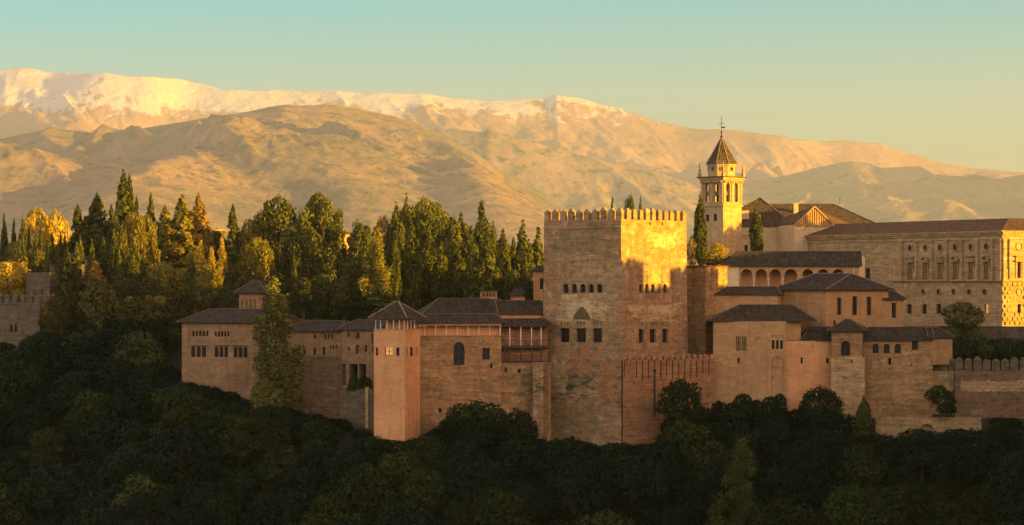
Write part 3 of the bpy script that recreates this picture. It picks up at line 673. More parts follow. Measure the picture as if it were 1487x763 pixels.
def balcony_house():
    pts = boxpts(724, 800, 433.5, 435.5, 4.5); L, d, n = frame_of(pts[0], pts[1])
    zf = Zp(526, 434); zm = Zp(503.5, 434); zr = Zp(474.5, 434)
    root, _ = building('balcony_house', 'two storey dark wooden gallery squeezed between pink wall and huge tower', 'house', pts, -42, zf, M['tapial'], {0: [(752, 756, 536, 542, 'o'), (733, 736, 534, 541, 'o')]})
    bk = [(p[0] - n[0] * 2.2, p[1] - n[1] * 2.2) for p in pts[:2]]
    prism_wall(root, bk[0], bk[1], zf, zr, 2, M['tapial_red'], 'back_wall')
    slab(root, [pts[0], pts[1], bk[1], bk[0]], zf + .12, .3, M['wood'], 'floor_slab'); slab(root, [pts[0], pts[1], bk[1], bk[0]], zm + .1, .34, M['wood'], 'floor_slab')
    gallery_columns(root, pts[0], pts[1], [726, 740.5, 756.5, 772, 786], zm + .11, zr, .085, M['marble'], .12, 'post', True)
    gallery_columns(root, pts[0], pts[1], [726, 733.5, 738.5, 757, 773, 786], zf + .13, zm - .25, .10, M['wood'], .12, 'post', True)
    for zz in (zm + .11, zf + .13):
        q = MB(); rot = math.atan2(d[1], d[0])
        for k in range(42):
            u = .1 + (L - .2) * k / 41; q.box((pts[0][0] + d[0] * u - n[0] * .05, pts[0][1] + d[1] * u - n[1] * .05, zz + .45), (.045, .045, .9), rot)
        q.box((pts[0][0] + d[0] * L / 2 - n[0] * .05, pts[0][1] + d[1] * L / 2 - n[1] * .05, zz + .93), (L, .09, .08), rot); q.build('railing', M['wood'], root)
    hip_roof(root, [pts[0], pts[1], (pts[2][0], pts[2][1]), pts[3]], zr + .18, Zp(463, 437), 0.1, 0.9, 0.5)
balcony_house()
r_, p_ = building('buttress', 'narrow tall stone buttress against the left foot of the huge tower', 'buttress', boxpts(774, 789, 431.5, 431.2, 5), -48, Zp(527, 431), M['comares'])

# --- left palace range
def left_palace():
    pts = boxpts(264, 398, 452, 447, 11); z1 = Zp(469, 450)
    ops = [(279 + 5.0 * i, 282.6 + 5.0 * i, 480.5, 488.5, 'a') for i in range(5)] + [(311.5 + 4.6 * i, 314.8 + 4.6 * i, 481, 489, 'a') for i in range(5)]
    ops += [(277.5 + 7.7 * i, 283.8 + 7.7 * i, 503.5, 519, 'a') for i in range(3)] + [(311.5 + 7.0 * i, 317.3 + 7.0 * i, 503.5, 519, 'a') for i in range(3)] + [(339 + 7.2 * i, 345 + 7.2 * i, 504, 519.5, 'a') for i in range(3)]
    root, _ = building('long_palace', 'pink palace block with two rows of arched windows, left of the tall poplar', 'palace', pts, -34, z1, M['plaster_shaded'], {0: ops})
    L, d, n = frame_of(pts[0], pts[1]); rot = math.atan2(d[1], d[0])
    for a, b_ in ((276.5, 300.5), (310.5, 333.5), (338, 361)):
        u0, u1, z0, z2 = pxrect(pts[0], pts[1], (a, b_, 501.8, 503)); um = (u0 + u1) / 2; q = MB(); q.box((pts[0][0] + d[0] * um + n[0] * .05, pts[0][1] + d[1] * um + n[1] * .05, (z0 + z2) / 2), (u1 - u0, .16, .16), rot); q.build('lintel', M['wood'], root)
    hip_roof(root, pts, z1 + .18, Zp(449, 457), 0.2, 0.85, 0.7)
    pt = boxpts(347, 382, 459, 458, 6); zt = Zp(426, 459)
    r2, _ = building('belvedere_tower', 'small square tower rising behind pink palace, half hidden by the poplar', 'tower', pt, -16, zt, M['plaster_shaded'], {0: [(350.5 + 6 * i, 354 + 6 * i, 436, 447.5, 's') for i in range(4)]})
    hip_roof(r2, pt, zt + .18, Zp(407.5, 462), 0.45, 0.55, 0.8)
left_palace()
def left_houses():
    pts = boxpts(415, 495, 447, 441.5, 8); z1 = Zp(482, 443)
    ops = [(455, 459, 486, 492, 'r')] + [(471 + 4.7 * i, 474 + 4.7 * i, 485.5, 492.5, 'r') for i in range(3)] + [(431.5, 434.5, 507, 516, 'r'), (441, 444, 506, 514, 'r'), (454.5, 459, 505, 516, 'r'), (468, 472, 504, 516, 'r')] + [(478.5 + 4.2 * i, 481 + 4.2 * i, 501.5, 507, 'r') for i in range(3)]
    root, _ = building('small_house', 'pink house with scattered small windows right of the tall poplar', 'house', pts, Zp(517, 443), z1, M['plaster_shaded'], {0: ops})
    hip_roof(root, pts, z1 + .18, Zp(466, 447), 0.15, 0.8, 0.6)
    bp = boxpts(412, 496.5, 446, 440.9, 8); r2, _ = building('retaining_wall', 'tall red brick terrace wall below the small windowed house', 'wall', bp, -38, Zp(517, 442), M['rampart_shaded'])
    pts = boxpts(495.5, 546, 441, 437, 8); z1 = Zp(480, 438.5)
    ops = [(504, 508, 483.5, 489.5, 'r'), (517, 522, 483, 492, 'r'), (505, 508, 503.5, 510, 'r'), (516, 521, 501, 514.5, 'r'), (530, 533, 502, 511, 'r'), (539, 542, 485, 499, 'r'), (540, 542.5, 503, 512, 'r'),
           (496.5, 502, 529, 560, 'o'), (507, 519.5, 529, 562, 'o'), (521.5, 531.5, 529, 562, 'o')]
    root, _ = building('small_house', 'pink house on dark porch openings, just left of the slender lookout tower', 'house', pts, -38, z1, M['plaster_shaded'], {0: ops}, rev=1.2)
    hip_roof(root, pts, z1 + .18, Zp(464.5, 443), 0.1, 0.9, 0.6)
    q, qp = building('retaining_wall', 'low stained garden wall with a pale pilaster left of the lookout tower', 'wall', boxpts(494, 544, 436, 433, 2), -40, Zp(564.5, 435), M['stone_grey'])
    prism_wall(q, XY(530.5, 433.6), XY(534.5, 433.4), -40, Zp(562, 433.5), .5, M['stone_patch'], 'pilaster')
left_houses()

# --- far left fortress towers
def far_left():
    A, B = XY(-60, 484), XY(58, 476); pts = boxpts(-60, 58, 484, 476, 12); z1 = Zp(440, 478)
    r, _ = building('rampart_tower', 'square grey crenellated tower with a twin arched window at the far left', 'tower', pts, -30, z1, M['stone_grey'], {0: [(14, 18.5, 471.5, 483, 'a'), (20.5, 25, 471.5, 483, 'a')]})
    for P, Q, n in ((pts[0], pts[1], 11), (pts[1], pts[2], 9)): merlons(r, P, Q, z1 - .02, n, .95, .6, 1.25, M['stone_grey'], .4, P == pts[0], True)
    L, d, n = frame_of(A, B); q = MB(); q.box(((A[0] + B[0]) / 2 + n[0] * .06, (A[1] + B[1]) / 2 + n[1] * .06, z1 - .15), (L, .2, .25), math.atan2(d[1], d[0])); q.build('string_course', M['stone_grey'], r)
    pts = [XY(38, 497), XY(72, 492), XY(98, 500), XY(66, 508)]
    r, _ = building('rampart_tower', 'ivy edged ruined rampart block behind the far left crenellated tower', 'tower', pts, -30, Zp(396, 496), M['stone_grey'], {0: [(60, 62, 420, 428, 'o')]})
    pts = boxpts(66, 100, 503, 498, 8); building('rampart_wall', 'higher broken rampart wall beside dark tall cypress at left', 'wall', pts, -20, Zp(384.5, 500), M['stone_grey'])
    pts = boxpts(92, 106, 509, 506, 4); r, _ = building('garden_pavilion', 'tiny pavilion with grey pyramid roof among the cypresses at left', 'pavilion', pts, -10, Zp(377, 508), M['plaster_white'])
    hip_roof(r, pts, Zp(376, 508), Zp(365.5, 510), .45, .55, .3, caps=False)
far_left()

# --- right of the great tower
def right_side():
    # recessed shaded tower with a sunlit side
    A, B, C = XY(990, 453), XY(1024.5, 446), XY(1056, 452); D = (A[0] + C[0] - B[0], A[1] + C[1] - B[1])
    r, _ = building('brick_tower', 'brown flat topped tower tucked right of the great tower, one side catching sun', 'tower', [A, B, C, D], -34, Zp(387, 446), M['tapial'])
    for P, Q, n in ((A, B, 7), (B, C, 7)):
        L, d, nn = frame_of(P, Q); q = MB(); q.box(((P[0] + Q[0]) / 2 + nn[0] * .05, (P[1] + Q[1]) / 2 + nn[1] * .05, Zp(386.4, 446)), (L + .2, .5, .2), math.atan2(d[1], d[0])); q.build('coping', M['roof_red'], r)
    # curtain wall with machicolated top
    P0, P1 = XY(904.5, 428.6), XY(1037, 437.5); pts = [P0, P1, (P1[0] - .2, P1[1] + 6), (P0[0] + 2, P0[1] + 8)]
    ops = [(906 + i * 8.75, 907.7 + i * 8.75, 523.5, 523.5 + h, 'n') for i, h in enumerate((24, 8, 26, 31, 27, 24, 28, 22, 30, 26, 33, 29, 25, 20, 22))]
    r, _ = building('curtain_wall', 'red curtain wall with a row of small merlons and long dark drip slots below them', 'wall', pts, -46, Zp(523, 431), M['tapial_red'], {0: ops}, mats=None)
    merlons(r, P0, P1, Zp(523.2, 431), 16, .72, .5, .5, M['tapial'], .42)
    q = MB(); L, d, n = frame_of(P0, P1)
    for o in ops:
        u0, u1, a, b_ = pxrect(P0, P1, o); um = (u0 + u1) / 2; q.box((P0[0] + d[0] * um - n[0] * .17, P0[1] + d[1] * um - n[1] * .17, (a + b_) / 2), (u1 - u0 - .01, .06, b_ - a - .02), math.atan2(d[1], d[0]))
    q.build('drip_stain', M['stain'], r)
    pp = MB(); u, _ = hit(P0, P1, 950); x, y = P0[0] + d[0] * u + n[0] * .16, P0[1] + d[1] * u + n[1] * .16
    pp.tube([(x, y, Zp(606, 431)), (x, y, Zp(540, 431))], [.13, .13], 8); pp.box((x, y, Zp(538.5, 431)), (.5, .4, .4), 0); tag(pp.build('drainpipe', M['iron']), 'black vertical drainpipe on red curtain wall', 'pipe')
    # main palace block (arcaded windows)
    A, B = XY(1036, 439), XY(1141.5, 436); pts = [A, B, (B[0] + .6, B[1] + 10), (A[0] + .6, A[1] + 10)]; z1 = Zp(467, 437)
    ops = [(1068.5, 1075.6, 489, 509.5, 's'), (1077, 1084, 489, 509.5, 's'), (1071, 1074, 520, 527.5, 'o'), (1120, 1138.5, 517, 572, 'b'),
           (1096, 1099.5, 489, 495, 'b'), (1100.5, 1104, 489, 495, 'b')] + [(1121 + 4.8 * i, 1123.6 + 4.8 * i, 486.5, 491.5, 'b') for i in range(4)] + [(1120.6 + 6.0 * i, 1124.8 + 6.0 * i, 494, 507, 'a') for i in range(3)]
    r, pm = building('palace_block', 'ochre palace block with an arcaded window row under a wide hipped roof', 'palace', pts, -34, z1, M['plaster_ochre'], {0: ops}, rev=.4)
    C2 = XY(1207, 438.5); B2 = (B[0] + .03, B[1] + .7)
    pts2 = [XY(1141.6, 436.7), C2, (C2[0], C2[1] + 9), (B[0] + .03, B[1] + 9.6)]
    r2, _ = building('palace_block', 'lower pink wing between arcaded palace block and the small turret', 'palace', pts2, -34, Zp(495.5, 437.5), M['plaster_pink'],
        {0: [(1162.5, 1166, 519.5, 528.5, 'r'), (1199.5, 1204, 520.5, 528, 'r'), (1177.5, 1181, 501, 506, 'b'), (1203, 1206, 499, 505, 'b')]})
    hip_roof(r2, [XY(1166, 438), C2, (C2[0], C2[1] + 6), (XY(1166, 438)[0], 444)], Zp(494.5, 438), Zp(475, 441), .3, 1.0, .35)
    up = boxpts(1141.7, 1163, 438.2, 439, 8); r3, _ = building('palace_block', 'narrow upper bay holding the end of the arcaded window row', 'palace', up, Zp(496, 438), z1, M['plaster_ochre'], {0: [(1143.5 + 6 * i, 1147.6 + 6 * i, 494, 507, 'a') for i in range(2)]})
    E = [A, XY(1178, 438), (XY(1178, 438)[0] + .8, 449), (A[0] + .6, 449)]
    hip_roof(r, E, z1 + .18, Zp(443, 444), .3, .78, .9)
    # low back house
    pts = boxpts(1026.5, 1130, 449, 447, 7); z1 = Zp(428.5, 448)
    r, _ = building('low_house', 'low ochre house with one square window under the white arcaded gallery', 'house', pts, -20, z1, M['plaster_ochre'], {0: [(1029, 1039.5, 435.5, 452, 'r')]})
    hip_roof(r, pts, z1 + .18, Zp(417, 451), .08, .92, .5)
    # two storey block
    A, B, C = XY(1128, 455), XY(1199, 449), XY(1290, 459); D = (A[0] + C[0] - B[0], A[1] + C[1] - B[1]); z1 = Zp(422, 451)
    r, _ = building('palace_block', 'tall two storey palace block with four slim upright windows', 'palace', [A, B, C, D], -20, z1, M['plaster_ochre'],
        {1: [(1216, 1222, 433, 457.5, 'r'), (1238, 1245, 430.5, 458, 'r'), (1259, 1265.5, 431, 458, 'r'), (1210, 1214, 465, 473, 'a')]}, rev=.3)
    hip_roof(r, [A, B, C, D], z1 + .18, Zp(397.5, 457), .32, .62, .8, axis='u', ridge=(XY(1186, 457), XY(1236, 461)), caps=M['lichen_ridge'])
    A, B = XY(1286, 458.6), XY(1312, 461); pts = [A, B, (B[0], B[1] + 6), (A[0], A[1] + 6)]; z1 = Zp(435.5, 460)
    r, _ = building('palace_block', 'narrow end bay with one tall window right of the two storey block', 'palace', pts, -20, z1, M['plaster_ochre'], {0: [(1295, 1301.5, 440, 462, 'r')]}, rev=.3)
    hip_roof(r, pts, z1 + .15, Zp(423, 463), .0, .55, .6)
    # white arcaded gallery
    pts = boxpts(1050, 1247, 466, 464, 7); z1 = Zp(387, 465); zb = Zp(419, 465)
    r, _ = building('white_gallery', 'white walled arcaded gallery with long dark tiled roof', 'palace', [(p[0], p[1] + (4 if i < 2 else 0)) for i, p in enumerate(pts)], -16, z1, M['plaster_pink'], {0: []})
    arc_wall(r, pts[0], pts[1], zb - 3, z1, [(1076, 1092.5, 391, 418, 'a'), (1097, 1113.5, 391, 418, 'a'), (1117.5, 1134, 391, 418, 'a'), (1139, 1157.5, 391, 418, 'a'), (1165.5, 1181, 391, 418, 'a'), (1187.5, 1203, 391, 418, 'a'), (1208.5, 1225, 391, 418, 'a')], M['plaster_ochre'], 'arcade')
    gallery_columns(r, pts[0], pts[1], [1094.7, 1115.5, 1136.5], zb - 1, Zp(404, 465), .1, M['marble'], .0)
    q = MB(); A2, B2 = (pts[0][0] - .02, pts[0][1] - .05), XY(1075, 465.75); prism_wall(r, A2, B2, zb - 3, z1 - .02, .5, M['plaster_white'], 'end_wall')
    G0, G1 = XY(1240, 464.0), XY(1256, 467.5); L, d, n = frame_of(G0, G1); q = MB(); zt = Zp(372, 465)
    pl = [(*G0, zb - 3), (*G1, zb - 3), (*G1, zt - .3), (G0[0] + d[0] * L * .85, G0[1] + d[1] * L * .85, zt), (*G0, z1 - .1)]; q.poly(pl); q.poly([(x - n[0] * .4, y - n[1] * .4, z) for x, y, z in pl][::-1])
    for i in range(5): a_, b_ = pl[i], pl[(i + 1) % 5]; q.poly([b_, a_, (a_[0] - n[0] * .4, a_[1] - n[1] * .4, a_[2]), (b_[0] - n[0] * .4, b_[1] - n[1] * .4, b_[2])])
    q.build('gable_wall', M['plaster_white'], r)
    hip_roof(r, pts, z1 + .18, Zp(365, 469.5), .12, 1.0, .6, caps=False)
    # small turret over its tower base
    pts = boxpts(1207.5, 1252, 436.5, 435.5, 5); z1 = Zp(481.5, 436)
    rb, pbz = building('tower_base', 'pale patched masonry tower base standing under the small turret', 'tower', boxpts(1206.5, 1255.5, 436, 434.9, 6), -36, Zp(519, 436), M['stone_patch'], {0: [(1236, 1238, 523, 528, 'o')]})
    r, _ = building('turret', 'small square oratory turret with one arched opening and pyramid roof', 'turret', pts, Zp(519, 436), z1, M['tapial'], {0: [(1221, 1234.5, 495.5, 517, 'a')]}, rev=.8)
    hip_roof(r, pts, z1 + .18, Zp(464, 438), .46, .54, .75)
    # low wing
    pts = boxpts(1253, 1351, 438.2, 436.5, 6); z1 = Zp(494.5, 437)
    r, _ = building('low_wing', 'low wing with three small arches and a square window beside the turret', 'house', pts, Zp(518, 437), z1, M['tapial'], {0: [(1267, 1276, 499.5, 513.5, 'a'), (1283, 1292, 499.5, 513.5, 'a'), (1299, 1308, 499.5, 513.5, 'a'), (1324, 1333, 495.5, 508.5, 'r')]}, rev=.5)
    hip_roof(r, pts, z1 + .18, Zp(475.5, 440), .12, .98, .6)
    A, B = XY(1350.5, 436.3), XY(1383, 439); pts = [A, B, (B[0] - .3, B[1] + 5), (A[0], A[1] + 5)]; z1 = Zp(491, 437)
    r, _ = building('low_wing', 'small ochre end block with sloping roof where the wing meets the crenellated wall', 'house', pts, Zp(530, 437), z1, M['plaster_ochre'])
    hip_roof(r, pts, z1 + .1, Zp(476, 441), .02, .5, .5)
    # rampart below
    pts = boxpts(1254, 1354, 437.4, 435.9, 5); r, _ = building('rampart_wall', 'tall weathered rampart with lime patches below the three arched wing', 'wall', pts, -36, Zp(516.5, 436.6), M['tapial'], {0: [(1290, 1294, 520, 530, 'o'), (1323, 1325, 528, 532, 'o'), (1343, 1345, 528, 532, 'o')]})
    rnd = random.Random(7); L, d, n = frame_of(pts[0], pts[1])
    for (a, b_, c, e) in ((1264, 1277, 521, 539), (1279, 1289, 520, 534), (1295.5, 1301, 521, 537), (1316, 1329, 520.5, 527.5), (1340, 1352, 520, 531)):
        u0, u1, z0, z2 = pxrect(pts[0], pts[1], (a, b_, c, e)); q = MB(); k = 14; uc, zc = (u0 + u1) / 2, (z0 + z2) / 2
        out = [(uc + (u1 - u0) / 2 * math.cos(2 * math.pi * i / k) * (rr := rnd.uniform(.6, 1.15)), zc + (z2 - z0) / 2 * math.sin(2 * math.pi * i / k) * rr) for i in range(k)]
        f = lambda u, z, w: (pts[0][0] + d[0] * u + n[0] * w, pts[0][1] + d[1] * u + n[1] * w, z)
        q.poly([f(u, z, .03) for u, z in out])
        for i in range(k): a_, b2 = out[i], out[(i + 1) % k]; q.poly([f(*b2, .03), f(*a_, .03), f(*a_, -.04), f(*b2, -.04)])
        q.build('lime_patch', M['stone_pale'], r)
    A, B = XY(1352, 439), XY(1389, 438.4); r, _ = building('rampart_wall', 'set back stretch of rampart with three worn merlons', 'wall', [A, B, (B[0], B[1] + 2), (A[0], A[1] + 2)], -36, Zp(539, 438.5), M['stone_patch'])
    merlons(r, A, B, Zp(539.2, 438.5), 3, 1.3, .7, 1.75, M['stone_grey'], .6)
    A, B = XY(1387, 437), XY(1560, 434); r, _ = building('rampart_wall', 'long red crenellated rampart running out at right edge', 'wall', [A, B, (B[0], B[1] + 2.5), (A[0], A[1] + 2.5)], -36, Zp(539, 436), M['rampart_shaded'])
    merlons(r, A, B, Zp(539.2, 436), 13, 1.28, .8, 1.7, M['stone_grey'], .62, rnd=random.Random(3))
    u0, u1, z0, z2 = pxrect(A, B, (1395, 1500, 552, 569)); L, d, n = frame_of(A, B); q = MB(); k = 40
    out = [(u0 + (u1 - u0) * i / k, z0 + rnd.uniform(-.1, .15)) for i in range(k + 1)] + [(u1 - (u1 - u0) * i / k, z2 + rnd.uniform(-.35, .15)) for i in range(k + 1)]
    q.poly([(A[0] + d[0] * u + n[0] * .04, A[1] + d[1] * u + n[1] * .04, z) for u, z in out]); q.build('bare_masonry_band', M['stone_pale'], r)
    # pale low terrace wall at the foot
    A, B = XY(1272, 431), XY(1425, 428.5); r, _ = building('terrace_wall', 'low pale stone terrace wall at the foot of the ramparts', 'wall', [A, B, (B[0], B[1] + 1), (A[0], A[1] + 1)], -32, Zp(606, 430), M['stone_pale'], {0: [(1335, 1356, 616, 640, 'O')]}, rev=.9)
right_side()

# --- renaissance palace
def frustum_roof(root, P, ze, zr, inset, over, mat):
    P = [Vector(p) for p in P]; out, inn = [], []
    for i in range(4):
        p0, p1, p2 = P[i - 1], P[i], P[(i + 1) % 4]; d1 = (p1 - p0).normalized(); d2 = (p2 - p1).normalized()
        out.append(p1 + (d1 - d2) * over); inn.append(p1 - (d1 - d2) * inset)
    mb = MB()
    for i in range(4):
        j = (i + 1) % 4; a, b_, c, d = (Vector((*out[i], ze)), Vector((*out[j], ze)), Vector((*inn[j], zr)), Vector((*inn[i], zr)))
        e = (b_ - a).normalized(); s = e.cross(d - a).cross(e).normalized(); mb.poly([a, b_, c, d], 0, [((q - a).dot(e), (q - a).dot(s)) for q in (a, b_, c, d)])
        mb.poly([a - Vector((0, 0, .2)), b_ - Vector((0, 0, .2)), b_, a], 1)
    mb.poly([(*p, zr) for p in inn], 0); mb.poly([(*p, ze - .2) for p in out[::-1]], 1)
    return mb.build('roof', [M[mat], M['stone_pale']], root)
def ren_palace():
    A, B = XY(1100, 578), XY(1455.5, 505); L, d, n = frame_of(A, B)
    R = 62; C = (B[0] - n[0] * R, B[1] - n[1] * R); D = (A[0] - n[0] * R, A[1] - n[1] * R); pts = [A, B, C, D]; z1 = Zp(336, 505)
    win = [1322, 1344, 1365.3, 1387.3, 1410, 1432.5]; ops = [(w - 5.2, w + 5.2, 381.5, 406, 's') for w in win] + [(w - 3.6, w + 3.6, 442, 456, 'g' if w == 1432.5 else 'r') for w in (1320, 1342, 1363, 1385, 1432.5)] + [(1255.5, 1263.5, 390, 408, 'r'), (1313 - 0, 1313.5, 450, 451, 'n')]
    rx = [(1477.5, 1482.5, 380, 404, 'r'), (1477.5, 1482.5, 442, 458, 'r')]
    root, _ = building('renaissance_palace', 'big square stone palace with pilasters, pediments and round windows, its right corner in sun', 'palace', pts, Zp(482, 505), z1, M['stone_pale'], {0: ops, 1: rx}, rev=.5)
    def P(AA, dd, nn, u, z, k): return (AA[0] + dd[0] * u + nn[0] * k, AA[1] + dd[1] * u + nn[1] * k, z)
    zl = Zp(407.5, 506)
    for ei, (AA, BB) in enumerate(((A, B), (B, C))):
        LL, dd, nn = frame_of(AA, BB); rot = math.atan2(dd[1], dd[0])
        u_ = (lambda px: hit(AA, BB, px)[0])
        if ei == 0: pil = [u_(p) for p in (1310, 1331.5, 1354, 1375.5, 1397.5, 1420, 1442)] + [LL - .35]; wn = [u_(w) for w in win]; low = [u_(p) for p in (1341, 1363, 1385, 1407.5, 1430)]; ustart = u_(1295)
        else:
            b0 = u_(1480); pil = [.35, b0 - 2.3] + [b0 + 2.3 + 4.6 * i for i in range(9)]; wn = [b0 + 4.6 * i for i in range(9)]; low = wn; ustart = 0
        q = MB(); q.box(P(AA, dd, nn, (ustart + LL) / 2, zl, .2), (LL - ustart + (.4 if ei else 0), .9, .34), rot); q.build('ledge', M['stone_pale'], root)
        q = MB()
        for kz, kd, kh in ((z1 - .25, .55, .34), (z1 - .62, .3, .34), (z1 - 1.35, .2, .26)): q.box(P(AA, dd, nn, LL / 2, kz, kd / 2), (LL + kd * (1 if ei else .6), kd + .02, kh), rot)
        for i in range(int(LL / .8)): q.box(P(AA, dd, nn, .4 + i * .8, z1 - .25, .48), (.36, .25, .28), rot)
        q.build('cornice', M['stone_pale'], root)
        for u in pil:
            q = MB(); q.box(P(AA, dd, nn, u, (zl + z1 - 1.5) / 2, .11), (.62, .5, z1 - 1.5 - zl), rot); q.box(P(AA, dd, nn, u, zl + 1.15, .2), (1.0, .8, 2.0), rot); q.box(P(AA, dd, nn, u, z1 - 1.66, .18), (.9, .7, .36), rot); q.build('pilaster', M['stone_pale'], root)
        for i, u in enumerate(wn):
            zt = Zp(381.5, 515); q = MB()
            q.box(P(AA, dd, nn, u, zt + .22, .25), (2.2, .55, .3), rot)
            if i % 2 == 1:
                for sg in (-1, 1): q.beam(P(AA, dd, nn, u + sg * 1.15, zt + .6, .3), P(AA, dd, nn, u, zt + 1.35, .3), .55, .22)
                q.box(P(AA, dd, nn, u, zt + .52, .3), (2.5, .62, .14), rot)
            else:
                q.box(P(AA, dd, nn, u, zt + .75, .12), (1.9, .24, .6), rot); q.box(P(AA, dd, nn, u, zt + 1.15, .32), (2.4, .66, .2), rot)
            for sg in (-1, 1): q.box(P(AA, dd, nn, u + sg * .78, zt - 1.5, .06), (.22, .14, 3.1), rot)
            q.build('pediment', M['stone_pale'], root)
            ring(root, AA, dd, nn, u, Zp(359, 515), .62)
        for u in low: ring(root, AA, dd, nn, u, Zp(424, 512), .55)
        q = MB(); rnd = random.Random(5 + ei)                               # rusticated blocks of the ground floor
        if ei == 1:
            for r_i in range(10):
                for c_i in range(26):
                    u = .5 + c_i * 1.15 + (.55 if r_i % 2 else 0); z = zl - .75 - r_i * .82
                    if any(abs(u - w) < 1.3 and (zl - 5.9 < z < zl - 3.6 or abs(z - Zp(424, 512)) < 1.2) for w in low): continue
                    q.box(P(AA, dd, nn, u, z, .1), (rnd.uniform(.85, 1.0), rnd.uniform(.2, .42), .64), rot)
            q.build('rustication', M['stone_pale'], root)
    frustum_roof(root, pts, z1 + .12, Zp(316.5, 512), 8.0, .75, 'roof_red')
def ring(root, A, d, n, u, z, r):
    q = MB(); k = 16
    def p(a, rr, w): return (A[0] + d[0] * (u + rr * math.cos(a)) + n[0] * w, A[1] + d[1] * (u + rr * math.cos(a)) + n[1] * w, z + rr * math.sin(a))
    for i in range(k):
        a, b_ = 2 * math.pi * i / k, 2 * math.pi * (i + 1) / k
        q.poly([p(a, r, .03), p(a, r, .16), p(b_, r, .16), p(b_, r, .03)], 1); q.poly([p(a, r, .16), p(a, r * 1.35, .16), p(b_, r * 1.35, .16), p(b_, r, .16)], 1)
        q.poly([p(a, r * 1.35, .16), p(a, r * 1.35, -.05), p(b_, r * 1.35, -.05), p(b_, r * 1.35, .16)], 1); q.poly([p(a, r, .03), p(b_, r, .03), p(0, 0, .03)], 0)
    return q.build('round_window', [M['void'], M['stone_pale']], root)
ren_palace()

